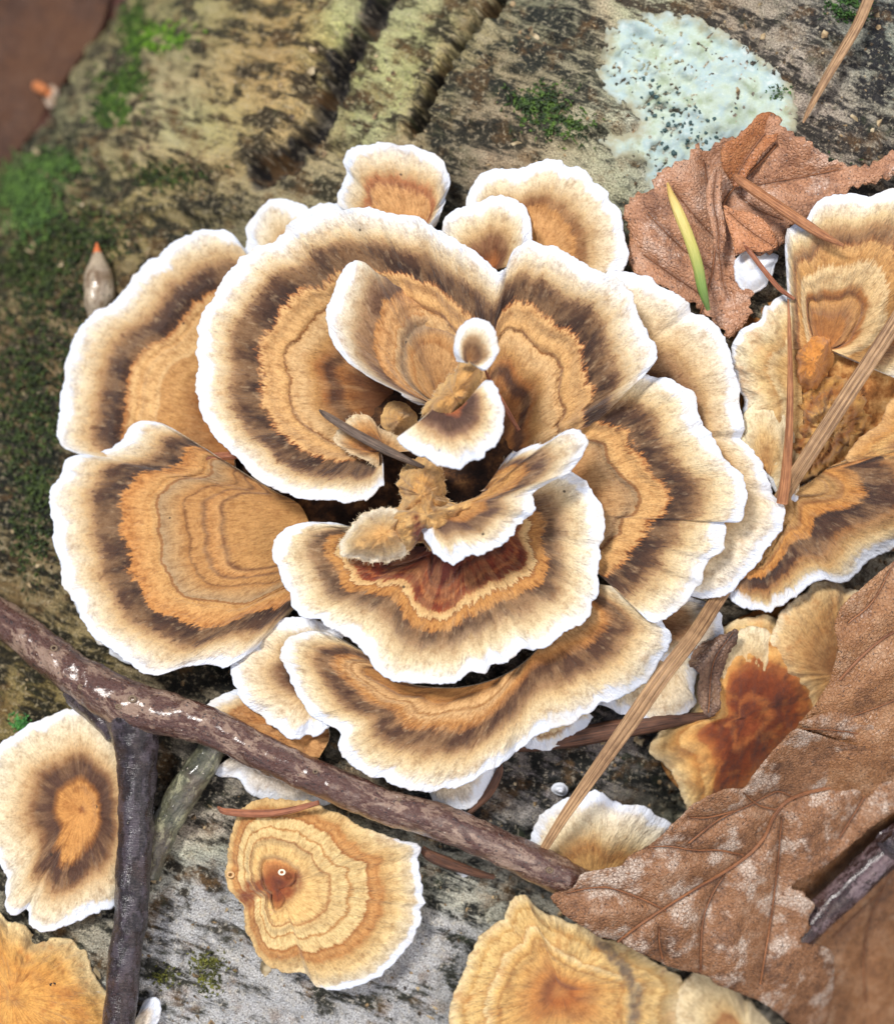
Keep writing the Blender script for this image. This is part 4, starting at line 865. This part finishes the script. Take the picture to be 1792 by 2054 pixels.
g = NT('yellow_green_needle'); gp = g.n('ShaderNodeSeparateXYZ'); g.l(g.attr('along'), gp.inputs[0])
gn = g.noise(g.attr('along'), 8, 3, .6, k=(.3, 3, 3))
gc = g.ramp(g.math('MULTIPLY_ADD', gp.outputs[0], .34, g.math('MULTIPLY', gn, .14)), [(.06, (180,146,76)), (.25, (206,182,108)), (.55, (178,172,92)), (.8, (112,138,66)), (.98, (86,108,52))])
needle('fresh yellow needle with a green lower end lying on the upper right leaf', [(1338,366,112,2),(1346,392,120,7),(1362,430,128,11),(1382,480,132,11.5),(1398,530,132,11),(1408,580,126,10),(1420,622,114,4)], g.done(gc, .45, g.bump(gn, 4, .6), .4))

# orange tipped bud on the bark at the left
bd = thing('fallen_bud', 'pointed grey bud with an orange tip standing by the left bracket', 'bud', P(196, 560, 30))
tube('bud_scales', [(196,640,10,20),(198,600,26,32),(198,560,34,30),(196,530,38,20),(195,512,38,11)], twig_mat('grey_bud', (196,178,150), (140,116,84), (80,66,48), .42), bd, 22, 3, bump=.12, seed=21)
tube('bud_tip', [(195,526,38,13),(195,508,39,9),(194,488,38,2)], NT('orange_bud_tip').done((206,112,66), .45), bd, 14, 3)

# ------------------------------------------------------------------ dead leaves
def leaf_mat(name, base, dark, pale, gloss_paint=.4, sc=1.0, green=None, rough=(.3, .6)):
    m = NT(name); pc = m.attr('pc'); vn = m.attr('vein', 'Fac')
    a = m.noise(pc, 1.1 * sc, 5, .6); b = m.noise(pc, 6, 5, .65)
    col = m.ramp(m.math('ADD', m.math('MULTIPLY', a, .6), m.math('MULTIPLY', b, .4)), [(.36, dark), (.5, base), (.66, tuple(int(x * .5 + y * .5) for x, y in zip(base, pale)))])
    vo = m.n('ShaderNodeTexVoronoi', feature='DISTANCE_TO_EDGE'); m.l(pc, vo.inputs['Vector']); vo.inputs['Scale'].default_value = 13
    cell = m.map(vo.outputs['Distance'], 0, .10, 1, 0)
    bl = m.noise(pc, 1.25, 4, .62, loc=(4, 9, 2)); bl2 = m.noise(pc, 15, 3, .6)
    bm = m.math('MULTIPLY', m.map(bl, .46 + .12 * (1 - gloss_paint), .60 + .1 * (1 - gloss_paint)), m.map(bl2, .30, .48))
    bm = m.math('MULTIPLY', bm, m.math('SUBTRACT', 1, m.math('MULTIPLY', cell, .6)))
    col = m.mix(m.math('MULTIPLY', bm, gloss_paint * 1.5, clamp=True), col, pale)  # whitish wet highlights painted as patches into the blade colour
    sp = m.noise(pc, 19, 3, .65, loc=(1, 2, 3))
    col = m.mix(m.map(sp, .57, .66, 0, .85), col, (48, 32, 24))
    col = m.mix(m.math('MULTIPLY', cell, .3), col, dark)
    col = m.mix(m.map(vn, 2, 8, .55, 0), col, tuple(int(x * .75) for x in dark))
    hh = m.math('ADD', m.math('MULTIPLY', m.map(vo.outputs['Distance'], 0, .25), .8), m.math('ADD', m.math('MULTIPLY', b, .7), m.math('MULTIPLY', bl2, .35)))
    return m.done(col, m.map(bl, .4, .65, rough[1], rough[0]), m.bump(hh, 2.6, .7), .6)
def leaf(label, outline, veins, hf, mat, step=8, teeth=3, group=None, veinw=5, veinm=None, puff=10, crease=5, thick=3, name='dead_leaf', cat='leaf', seed=0, tooth=11, folds=()):
    """blade meshed inside its outline; hf(px,py) gives the height, veins crease it and the cells between them puff up"""
    B = spline([(x, y) for x, y in outline], int(sum(math.dist(outline[i], outline[i-1]) for i in range(len(outline))) / 6), True)
    tn = np.roll(B, -1, 0) - np.roll(B, 1, 0); nn = np.stack([tn[:, 1], -tn[:, 0]], 1) / np.maximum(np.linalg.norm(tn, axis=1), 1e-6)[:, None]
    k = np.arange(len(B)) * 6.0
    saw = (k / tooth) % 1.0
    B = B + nn * (teeth * (saw - .5) * (1 + pn(k / 40, seed, 0)) + 1.2 * teeth * pn(k / 26, seed, 3))[:, None]
    x0, y0 = B.min(0); x1, y1 = B.max(0)
    gx, gy = np.meshgrid(np.arange(x0, x1, step), np.arange(y0, y1, step)); gx = gx.ravel() + R8.uniform(-1.5, 1.5, gx.size); gy = gy.ravel() + R8.uniform(-1.5, 1.5, gy.size)
    ok = inside(gx, gy, B) & (seg_dist(gx, gy, B, True) > step * .6); gx, gy = gx[ok], gy[ok]
    pts = [Vector(p) for p in B.tolist()] + [Vector(p) for p in zip(gx.tolist(), gy.tolist())]
    r = delaunay_2d_cdt(pts, [], [list(range(len(B)))], 1, 1e-4)
    v = np.array([tuple(q) for q in r[0]]); F = np.array([f for f in r[2] if len(f) == 3])
    px, py = v[:, 0], v[:, 1]
    vv = [spline(q, 60)[:, :2] for q in veins]
    dv = np.full(len(px), 1e9)
    for q in vv: dv = np.minimum(dv, seg_dist(px, py, q))
    h = hf(px, py) + puff * sstep(0, 70, dv) + 5 * fbm(px / 60, py / 60, seed, 3) * sstep(0, 30, dv) - crease * np.exp(-(dv / 9)**2)
    for (line, amp, wd) in folds: h = h + amp * np.exp(-seg_dist(px, py, line) / wd)
    top = P(px, py, h); bot = top - np.array([0, 0, thick])
    # orientation
    a, b, c = top[F[0]]; 
    if np.cross(b - a, c - a)[2] < 0: F = F[:, ::-1]
    n = len(top); ec = {}
    for f in F:
        for i in range(3):
            e = (int(f[i]), int(f[(i+1) % 3])); ec[e] = 1
    side = [(b_, a_, a_ + n, b_ + n) for (a_, b_) in ec if (b_, a_) not in ec]
    t = thing(name, label, cat, top.mean(0), group)
    faces = [tuple(f) for f in F] + [tuple(f[::-1] + n) for f in F] + side
    make_mesh('blade', np.vstack([top, bot]), faces, mat, t, dict(vein=np.concatenate([dv, dv])))
    for qi, q in enumerate(veins):
        Q = spline(q, 20); m_ = len(Q)
        hh = hf(Q[:, 0], Q[:, 1]) - crease * .5
        for (line, amp, wd) in folds: hh = hh + amp * np.exp(-seg_dist(Q[:, 0], Q[:, 1], line) / wd)
        wv = veinw * (.62 if qi == 0 else .3) * np.linspace(.55, 1, m_) 
        tube('midrib' if qi == 0 else 'vein', np.stack([Q[:, 0], Q[:, 1], hh - .5, wv], 1), veinm or VEINM, t, 8, 7, flat=.55, bump=.1, seed=qi)
    return t
VEINM = fib_mat('leaf_vein', (156,102,62), (92,52,32), .5)
VEINP = fib_mat('pale_leaf_vein', (190,142,98), (112,66,40), .5)
LM1 = leaf_mat('brown_leaf_blade', (138,94,58), (80,50,28), (186,166,148), .7)
LM2 = leaf_mat('plain_brown_leaf_blade', (144,98,58), (100,64,36), (196,162,130), .35)
LM3 = leaf_mat('old_leaf_blade', (176,126,92), (112,74,52), (200,174,156), .5)
G_L = 'dead brown leaves on the log'
def hB(px, py): return 116 + .14 * (px - 1600) + 26 * np.sin((py - 1100) / 150) + 40 * sstep(1750, 1500, py) * sstep(1560, 1700, px)
leaf('large brown leaf reaching in from the right edge, partly under the creased one',
     [(1900,1040),(1800,1118),(1750,1160),(1716,1188),(1684,1222),(1672,1256),(1679,1296),(1664,1362),(1640,1405),(1612,1440),(1585,1480),(1560,1560),(1570,1700),(1600,1850),(1640,1960),(1650,2050),(1680,2160),(1950,2160),(1960,1500)],
     [[(1960,1180),(1880,1235),(1792,1268),(1735,1310),(1683,1364)],[(1850,1000),(1760,1190),(1700,1250)],[(1900,1560),(1800,1720),(1769,1786),(1742,1850),(1731,1930),(1735,2010)],[(1860,1750),(1820,1850),(1800,1960)],[(1769,1786),(1700,1850),(1670,1880)],[(1900,1330),(1800,1400),(1700,1440)]],
     hB, LM2, teeth=2, group=G_L, seed=1, puff=12)
FOLD = [(1598,1464),(1640,1475),(1683,1488),(1730,1500),(1800,1522),(1900,1545)]
def hF(px, py):
    e = sstep(1100, 1400, px) 
    base = 128 + 40 * e - .02 * (py - 1700)
    base = base + 26 * sstep(120, 0, np.abs((px - 1150) * .42 + (1790 - py) * .9))     # draped over the twig
    base = base + 22 * np.sin((px * .8 + py * .6) / 62) * sstep(1250, 1450, px) * .6
    base = base - 20 * sstep(1900, 2050, py)
    return base
leaf('creased brown leaf with wet gloss painted as pale patches, lying over the end of the twig',
     [(1597,1463),(1567,1487),(1545,1512),(1523,1538),(1505,1562),(1490,1582),(1462,1582),(1412,1600),(1374,1628),(1330,1672),(1292,1702),(1263,1716),(1240,1738),(1196,1746),(1166,1754),(1146,1782),(1112,1792),(1106,1806),(1133,1836),(1200,1878),(1239,1888),(1282,1912),(1326,1931),(1342,1940),(1408,1956),(1441,1976),(1519,2008),(1552,2028),(1580,2050),(1620,2075),(1652,2060),(1666,2018),(1672,1960),(1668,1912),(1640,1895),(1606,1892),(1612,1876),(1624,1862),(1620,1842),(1634,1818),(1618,1800),(1606,1788),(1585,1780),(1610,1760),(1650,1740),(1700,1700),(1760,1650),(1860,1590),(1920,1560),(1900,1543),(1800,1520),(1730,1499),(1683,1487),(1640,1474)],
     [[(1238,1890),(1290,1850),(1380,1792),(1470,1738),(1525,1690),(1556,1630),(1590,1600),(1640,1586),(1700,1570),(1792,1546),(1890,1552)],
      [(1592,1600),(1560,1588),(1530,1600),(1500,1616),(1440,1645),(1380,1692)],[(1297,1700),(1340,1698),(1393,1706),(1440,1706),(1490,1716)],[(1451,1757),(1425,1800),(1408,1854),(1404,1950)],
      [(1567,1640),(1562,1700),(1556,1762),(1543,1859),(1524,1975)],[(1321,1859),(1322,1895),(1328,1924)],[(1135,1792),(1180,1782),(1224,1782),(1290,1805),(1335,1828)],[(1755,1560),(1720,1620),(1683,1680)],[(1490,1590),(1520,1615),(1556,1625)],[(1380,1640),(1420,1640),(1470,1628)]],
     hF, LM1, teeth=2, group=G_L, seed=2, puff=17, crease=9, veinw=7, folds=[(FOLD, 26, 26), ([(1597,1463),(1560,1500),(1523,1538),(1490,1582)], 10, 20)], step=7)
leaf('curled-up grey-brown strip of leaf along the fold of the creased one',
     [(1600,1452),(1625,1440),(1660,1428),(1700,1420),(1760,1412),(1830,1400),(1900,1400),(1900,1500),(1800,1512),(1730,1494),(1683,1482),(1640,1470)],
     [[(1604,1462),(1680,1466),(1760,1478),(1880,1490)]], lambda px, py: 168 + .06*(px-1600) + 22 * np.sin((py - 1400 - .1*(px-1600)) / 36), LM1, teeth=1, group=G_L, seed=3, puff=5, veinw=3)
def hU(px, py): return 52 + 22 * np.sin((px - 1240) / 52) * sstep(1560, 1400, px) + 12 * pn(px / 80, py / 80, 9) + 20 * sstep(350, 230, py)
leaf('ragged brown leaf with toothed edge above the right side of the rosette',
     [(1554,228),(1566,250),(1608,275),(1659,312),(1710,334),(1744,326),(1800,306),(1800,345),(1744,368),(1700,386),(1690,420),(1660,440),(1615,440),(1586,458),(1560,500),(1530,512),(1492,506),(1482,522),(1490,563),(1503,587),(1508,628),(1490,651),(1463,680),(1440,655),(1400,620),(1338,580),(1270,548),(1256,502),(1262,468),(1250,430),(1267,394),(1300,380),(1321,342),(1355,330),(1382,310),(1397,290),(1416,300),(1443,280),(1466,273),(1490,268),(1510,240)],
     [[(1400,640),(1425,560),(1436,480),(1446,420),(1470,378),(1520,330),(1556,290)],[(1470,380),(1540,366),(1600,356),(1680,340)],[(1474,384),(1520,420),(1570,440)],[(1446,420),(1420,370),(1410,320)],[(1436,480),(1390,430),(1350,380)],[(1428,540),(1370,500),(1300,430)],[(1420,600),(1360,560),(1290,510)],[(1460,600),(1448,560),(1440,500)]],
     hU, LM3, teeth=9, group=G_L, seed=4, puff=12, veinw=4, tooth=20, crease=9)
leaf('rolled orange-brown lobe standing up from the ragged leaf',
     [(1552,226),(1558,250),(1556,278),(1530,305),(1505,340),(1480,375),(1462,360),(1445,320),(1450,290),(1480,272),(1505,246),(1522,228)],
     [[(1468,366),(1500,310),(1546,250)]], lambda px, py: 92 + 20 * np.sin(((px - 1440) * .7 + (py - 220) * .5) / 22), leaf_mat('orange_leaf_blade', (166,104,58), (120,70,38), (196,144,100), .1), teeth=2, group=G_L, seed=5, puff=4, veinw=3)
leaf('long folded tan lobe of leaf just right of the yellow needle',
     [(1440,330),(1448,345),(1446,400),(1452,440),(1455,480),(1442,510),(1432,498),(1428,460),(1416,410),(1418,370),(1428,345)],
     [[(1436,340),(1430,400),(1440,460),(1440,500)]], lambda px, py: 88 + 10 * np.sin((px - 1400) / 16), LM3, teeth=1, group=G_L, seed=6, puff=4, veinw=2)
leaf('smooth orange leaf scrap above the white corner of bracket',
     [(1450,412),(1470,420),(1500,425),(1530,440),(1552,470),(1558,494),(1530,505),(1496,503),(1476,510),(1468,480),(1458,450)],
     [[(1460,425),(1500,460),(1548,492)]], lambda px, py: 84 + 0 * px, leaf_mat('smooth_orange_leaf', (186,126,84), (150,94,58), (208,160,124), .15), teeth=1, group=G_L, seed=7, puff=5, veinw=1.5)
leaf('dark crumpled leaf remnant wedged between the cream and rusty brackets',
     [(1395,1300),(1420,1285),(1478,1262),(1470,1300),(1450,1340),(1445,1390),(1438,1430),(1422,1440),(1405,1418),(1396,1380),(1404,1350),(1380,1335)],
     [[(1470,1268),(1430,1330),(1420,1430)]], lambda px, py: 92 + 14 * np.sin((px + py) / 18), leaf_mat('rotten_leaf_blade', (104,74,56), (48,34,30), (170,140,110), .35), teeth=4, seed=8, puff=8, veinw=2, step=6, group=G_L)
# the out-of-focus leaf and stalk beyond the log, top left, and the ground they lie on
def beyond():
    n = 60; gx, gy = np.meshgrid(np.linspace(-12000, 12000, n), np.linspace(-12000, 12000, n))
    z = -3000 + 120 * pn(gx / 900, gy / 900, 2)
    co = np.stack([gx, gy, z], -1).reshape(-1, 3)
    m = NT('leaf_litter_ground'); v = m.noise(m.attr('pc'), .25, 6, .65)
    o = make_mesh('forest_floor', co, grid_faces(n, n, False)[:, ::-1], m.done(m.ramp(v, [(.35, (38,26,20)), (.55, (82,54,36)), (.7, (120,84,54))]), .9, m.bump(v, 200, .8)))
    if o.data.polygons[0].normal.z < 0: o.data.flip_normals()
    o['kind'] = 'structure'
beyond()
def far_leaf(label, outline, z, mat, tilt=(0, 0), vein=None, mid=None):
    B = spline(outline, 90, True); c = B.mean(0)
    r = np.linspace(0, 1, 24)[:, None]
    px = c[0] + (B[:, 0] - c[0])[None] * r; py = c[1] + (B[:, 1] - c[1])[None] * r
    zz = z + tilt[0] * (px - c[0]) + tilt[1] * (py - c[1]) + 20 * pn(px / 90, py / 90, 4) + 30 * r * r
    X, Y = unproject(px, py, zz); top = np.stack([X, Y, zz], -1).reshape(-1, 3)
    N = len(top); f = grid_faces(24, 90, True)
    if np.cross(top[f[500][1]] - top[f[500][0]], top[f[500][2]] - top[f[500][0]])[2] < 0: f = f[:, ::-1]
    co = np.vstack([top, top - [0, 0, 6]])
    e = [[23*90 + j, 23*90 + (j+1) % 90, 23*90 + (j+1) % 90 + N, 23*90 + j + N] for j in range(90)]
    t = thing('dead_leaf', label, 'leaf', top.mean(0))
    make_mesh('blade', co, np.vstack([f, f[:, ::-1] + N, e]), mat, t, dict(vein=np.full(len(co), 50.)))
    return t
far_leaf('big smooth brown leaf out of focus beyond the log in the top left corner', [(-160,-160),(120,-200),(262,-40),(225,40),(180,110),(130,175),(90,235),(40,300),(-40,420),(-240,520),(-300,100)], -1150, leaf_mat('far_leaf_blade', (84,52,30), (56,32,18), (112,78,50), .1, .4, rough=(.75,.9)), tilt=(.5, .35))
far_leaf('dark reddish leaf edge between the far brown leaf and the mossy bark', [(250,-80),(330,-60),(290,20),(240,80),(190,140),(150,190),(100,250),(60,290),(90,220),(150,130),(200,60)], -1000, leaf_mat('dark_leaf_blade', (80,42,30), (46,26,20), (110,76,62), .1, .4, rough=(.75,.9)), tilt=(.3, .2))
def free_tube(name, path, mat, seg=14, parent=None):
    """path rows: px, py, true depth z, radius"""
    Q = spline(path, 40); X, Y = unproject(Q[:, 0], Q[:, 1], Q[:, 2])
    hh = Q[:, 2] - logz_xy(X, Y)
    return tube(name, np.stack([Q[:, 0], Q[:, 1], hh, Q[:, 3]], 1), mat, parent, seg, 6)
o = tube('leaf_stalk', [(-40,100,10,13),(0,122,60,13),(40,150,60,12),(80,176,60,11),(98,186,50,9)], NT('orange_stalk').done((206,128,78), .5), None, 14, 5)
tag(o, 'blurred orange leaf stalk in the top left corner', 'leaf stalk')
nb = cap('small cream nub at the end of the blurred orange stalk', [(92,180),(104,172),(116,178),(120,195),(112,212),(98,215),(90,200)], [(105,192),(107,194),(104,195)], ho=40, hi=60, closed=True, key='nub', stops=[(0,(200,176,150)),(400,(170,140,110))], seed=61, rim=0, lumps=6, step=4, droop=26, jit=.08, ridge=0, nostar=True, name='fungus_nub', group=None, spots=0)

# ------------------------------------------------------------------ lichen, moss, crumbs
def H_(px, py, lift=0): return relief(px, py) + lift
def patch_sheet(name, label, outline, mat, lift, cat, edge=9, step=7, seed=0, th=3):
    B = spline(outline, int(sum(math.dist(outline[i], outline[i-1]) for i in range(len(outline))) / 5), True)
    tn = np.roll(B, -1, 0) - np.roll(B, 1, 0); nn = np.stack([tn[:, 1], -tn[:, 0]], 1) / np.maximum(np.linalg.norm(tn, axis=1), 1e-6)[:, None]
    B = B + nn * (edge * fbm(B[:, 0] / 26, B[:, 1] / 26, seed, 3))[:, None]
    x0, y0 = B.min(0); x1, y1 = B.max(0)
    gx, gy = np.meshgrid(np.arange(x0, x1, step), np.arange(y0, y1, step)); gx, gy = gx.ravel(), gy.ravel()
    ok = inside(gx, gy, B) & (seg_dist(gx, gy, B, True) > step * .6)
    pts = [Vector(p) for p in B.tolist()] + [Vector(p) for p in zip(gx[ok].tolist(), gy[ok].tolist())]
    r = delaunay_2d_cdt(pts, [], [list(range(len(B)))], 1, 1e-4)
    v = np.array([tuple(q) for q in r[0]]); F = np.array([f for f in r[2] if len(f) == 3])
    d = seg_dist(v[:, 0], v[:, 1], B, True)
    top = P(v[:, 0], v[:, 1], relief(v[:, 0], v[:, 1]) + lift * sstep(-2, 12, d) + 1.5 * fbm(v[:, 0] / 14, v[:, 1] / 14, 2, 3))
    a, b, c = top[F[0]]
    if np.cross(b - a, c - a)[2] < 0: F = F[:, ::-1]
    n = len(top); ec = {(int(f[i]), int(f[(i+1) % 3])) for f in F for i in range(3)}
    side = [(b_, a_, a_ + n, b_ + n) for (a_, b_) in ec if (b_, a_) not in ec]
    t = thing(name, label, cat, top.mean(0))
    make_mesh('crust', np.vstack([top, top - [0, 0, th + lift]]), [tuple(f) for f in F] + side, mat, t, dict(fromrim=np.concatenate([d, d])))
    return t
m = NT('mint_lichen_crust'); pc = m.attr('pc'); a = m.noise(pc, 2.2, 5, .62); b = m.noise(pc, 14, 4, .65)
cc = m.ramp(a, [(.34, (154,168,142)), (.46, (174,188,174)), (.58, (160,180,180)), (.7, (188,198,194))])
cc = m.mix(m.map(b, .56, .72, 0, .55), cc, (208,214,202)); cc = m.mix(m.map(b, .42, .28, 0, .5), cc, (150,168,146))
cc = m.mix(m.map(m.math('MULTIPLY_ADD', m.math('SUBTRACT', a, .5), 90, m.attr('fromrim', 'Fac')), -4, 26, .8, 0), cc, (150,142,116))
LICH = m.done(cc, .8, m.bump(m.math('ADD', a, b), 2, .7), .3)
LO = [(1215,60),(1205,110),(1200,140),(1205,175),(1235,205),(1268,225),(1284,242),(1270,264),(1225,270),(1200,285),(1230,310),(1285,330),(1292,365),(1300,395),(1330,400),(1400,380),(1470,340),(1530,300),(1590,270),(1600,240),(1592,180),(1550,135),(1500,95),(1430,50),(1370,30),(1300,25),(1250,35)]
lch = patch_sheet('lichen', 'pale mint-green crusty lichen patch sprinkled with dark dots above the leaf', LO, LICH, 2.4, 'lichen', seed=3)
dots = [(1262,168),(1275,150),(1290,160),(1306,158),(1318,172),(1285,192),(1300,205),(1312,198),(1325,205),(1298,222),(1330,218),(1340,205),(1345,230),(1310,236),(1355,180),(1362,172),(1372,205),(1380,220),(1368,236),(1390,215),(1402,222),(1415,240),(1432,235),(1358,248),(1372,252),(1385,262),(1398,275),(1376,282),(1345,268),(1330,262),(1322,285),(1335,298),(1350,305),(1376,300),(1392,306),(1408,296),(1420,282),(1428,300),(1412,268),(1396,262),(1360,222),(1350,240),(1478,212),(1338,250),(1386,248),(1324,240),(1296,240),(1310,186),(1334,186),(1402,285),(1436,270),(1364,262),(1348,215),(1318,222)]
DOT = NT('lichen_fruit').done((52, 78, 78), .6)
dv, df = [], []
dm = None
for i, (x, y) in enumerate(dots):
    for q in range(rng.choice((1, 1, 2, 3))):
        x_, y_ = x + rng.uniform(-5, 5), y + rng.uniform(-5, 5); r_ = rng.uniform(2.2, 5)
        th = np.linspace(0, 2*math.pi, 7, endpoint=False); b0 = len(dv); k = 1 + .3 * R8.normal(size=7)
        hh = float(relief(np.array([x_]), np.array([y_]))[0])
        for s_, l_ in ((1, 1), (.7, 5)):
            dv += [(x_ + r_*s_*math.cos(t)*k[j], y_ + r_*s_*math.sin(t)*k[j], hh + l_) for j, t in enumerate(th)]
        dv.append((x_, y_, hh + 6))
        df += [(b0+j, b0+(j+1) % 7, b0+7+(j+1) % 7, b0+7+j) for j in range(7)] + [(b0+7+j, b0+7+(j+1) % 7, b0+14) for j in range(7)]
v = np.array(dv); o = make_mesh('fruiting_dots', P(v[:,0], v[:,1], v[:,2]), df, DOT, lch); o['kind'] = 'stuff'

def moss(label, blobs, dens=1.0, cols=((58,84,30),(96,128,44),(34,52,22)), L=16):
    vs, fs, vc = [], [], []
    for (x, y, a, b, n) in blobs:
        for _ in range(int(n * dens)):
            px, py = rng.gauss(x, a), rng.gauss(y, b)
            vs.append((px, py)); 
    pts = np.array(vs); hh = relief(pts[:, 0], pts[:, 1]); V = []; F = []
    for (px, py), h0 in zip(pts, hh):
        k = len(V); al = rng.uniform(0, 6.28); ln = L * rng.uniform(.4, 1.2); w_ = rng.uniform(1.2, 2.6); up_ = rng.uniform(.4, 1.3)
        ca, sa = math.cos(al), math.sin(al)
        V += [(px - sa*w_, py + ca*w_, h0 - 2), (px + sa*w_, py - ca*w_, h0 - 2), (px + ca*ln*.5 + sa*w_, py + sa*ln*.5 - ca*w_, h0 + ln*.5*up_), (px + ca*ln*.5 - sa*w_, py + sa*ln*.5 + ca*w_, h0 + ln*.5*up_ + 1), (px + ca*ln, py + sa*ln, h0 + ln*.6*up_), (px + ca*ln*.4, py + sa*ln*.4, h0 + ln*.5*up_ + w_*.9)]
        F += [(k, k+1, k+2), (k, k+2, k+5), (k, k+5, k+3), (k+2, k+4, k+5), (k+5, k+4, k+3)]
    v = np.array(V); m = NT('moss_' + str(len(bpy.data.materials))); n_ = m.noise(m.attr('pc'), 6, 3)
    mt = m.done(m.ramp(n_, [(.35, cols[2]), (.5, cols[0]), (.66, cols[1])]), .6)
    o = make_mesh('moss', P(v[:,0], v[:,1], v[:,2]), F, mt, None, smooth=False)
    return tag(o, label, 'moss', None, 'stuff')
moss('bright green moss tuft on the bark at the top left', [(325,62,16,10,260),(345,72,26,12,260),(300,78,14,10,120)], cols=((84,124,30),(128,172,44),(44,66,22)))
moss('dark green moss along the upper left shoulder of the log', [(250,185,22,26,420),(225,215,20,20,200),(265,30,14,30,200),(270,90,10,26,160)])
moss('green moss cushion at the left edge under the far leaf', [(45,370,30,26,600),(60,430,34,26,300),(110,330,30,16,220)], cols=((70,98,46),(104,140,60),(40,60,30)))
moss('thin moss film on the left flank beside the rosette', [(60,520,50,30,260),(150,460,60,30,260),(110,860,20,20,160),(80,970,24,20,200),(40,880,30,60,240),(30,700,40,60,160)], cols=((52,66,28),(80,96,40),(32,40,20)), L=11)
moss('mossy fringe between the two cracks behind the spoon-shaped bracket', [(1090,215,30,22,420),(1130,250,26,16,240),(1060,200,22,16,180)], cols=((46,66,26),(86,116,34),(28,40,20)), L=13)
moss('little green moss sprig above the round bracket at the left edge', [(40,1452,9,7,90),(55,1462,10,6,60)], cols=((60,120,50),(96,160,76),(36,70,34)), L=12)
moss('olive moss pad beside the foot of the side twig', [(415,1930,18,10,170),(420,1965,14,16,150),(330,1960,14,12,80)], cols=((78,80,26),(120,120,40),(44,48,22)), L=9)
moss('dark moss streaks on the right of the big lichen patch', [(1700,20,20,12,200),(1690,5,14,8,120),(1560,185,10,8,60),(1640,330,30,10,120)], cols=((40,70,24),(70,110,36),(26,40,20)), L=10)
# crumbs, bark flakes and grit strewn over the log
def crumbs(label, n, area, size, cols, seed, name='bark_crumbs', lift=1, flat=.5):
    r = np.random.RandomState(seed); V = []; F = []
    x = r.uniform(area[0], area[2], n); y = r.uniform(area[1], area[3], n)
    dens = fbm(x / 160, y / 160, seed, 2); ok = (dens > r.uniform(-.7, .6, n)) & ~(inside(x, y, LO) & (r.uniform(0, 1, n) < .93)); x, y = x[ok], y[ok]
    h = relief(x, y); sz = size[0] + (size[1] - size[0]) * r.uniform(0, 1, len(x))**3
    ic = np.array([(0,0,1),(0,0,-1)] + [(math.cos(a), math.sin(a), 0) for a in np.linspace(0, 2*math.pi, 5, endpoint=False)])
    fc = [(0, 2+i, 2+(i+1) % 5) for i in range(5)] + [(1, 2+(i+1) % 5, 2+i) for i in range(5)]
    for i in range(len(x)):
        q = ic * (1 + .35 * r.normal(size=(7, 1))); q = q * [sz[i], sz[i] * r.uniform(.35, 1), sz[i] * flat]
        a = r.uniform(0, 6.28); R_ = np.array([[math.cos(a), -math.sin(a)], [math.sin(a), math.cos(a)]]); q[:, :2] = q[:, :2] @ R_
        V.append(q + [x[i], y[i], h[i] + lift]); F += [tuple(7*i + k for k in f) for f in fc]
    v = np.concatenate(V); m = NT(name); wn = m.n('ShaderNodeTexNoise'); mp = m.attr('pc'); m.l(mp, wn.inputs[0]); wn.inputs['Scale'].default_value = 4.0; wn.inputs['Detail'].default_value = 4
    mt = m.done(m.ramp(wn.outputs[0], [(.36, cols[0]), (.46, cols[1]), (.54, cols[2]), (.64, cols[3])]), .75)
    P_ = P(v[:,0], v[:,1], v[:,2]); F = np.array(F)
    a, b, c = P_[F[0]]
    o = make_mesh(name, P_, F[:, ::-1], mt, None, smooth=False)
    tag(o, label, 'crumbs', None, 'stuff')
crumbs('tan and dark crumbs strewn over the weathered bark', 5200, (-40,-40,1830,2090), (1.4, 8), [(34,30,24),(86,70,50),(136,112,78),(176,156,120)], 5)
crumbs('pale papery bark flakes scattered over the log', 420, (-40,-40,1830,2090), (4, 17), [(76,66,48),(120,104,74),(150,132,100),(180,164,132)], 6, 'bark_flakes', 1, .16)

plug = cap('small black plug added to stand for the dark hole in the orange crust bracket at the bottom left', [(94,1972),(102,1964),(112,1966),(118,1975),(114,1986),(103,1988),(95,1982)], [(106,1975),(107,1976),(106,1977)], ho=62, hi=72, closed=True, key='black', stops=[(0,(34,30,28)),(400,(24,22,22))], seed=71, rim=0, step=3, name='hole_plug', group=None, spots=0, cat='seed', edge=.3, th=6, ruf=1)  # black lump added in place of the crust's dark hole
o = ring(None, 565, 1750, 88, 7, NT('pale_shell').done((232, 220, 196), .3)); o.name = 'snail_shell'; tag(o, 'minute pale coiled snail shell on the ringed cream-yellow bracket', 'shell')
for x, y in ((541,1830),(462,1755)):
    o = ring(None, x, y, 74, 8, NT('tan_shell').done((198, 160, 110), .35)); o.name = 'snail_shell'
    tag(o, 'tan coiled shell ' + ('low on the ringed cream-yellow bracket' if x > 500 else 'at the left edge of the ringed cream-yellow bracket'), 'shell')
moss('dark moss carpet between the left bracket and the picture edge', [(90,560,50,40,500),(60,780,34,60,420),(150,700,30,40,200),(60,1080,26,50,300),(180,480,40,20,260),(330,350,40,14,220)], cols=((44,58,22),(76,92,36),(26,34,14)), L=12)
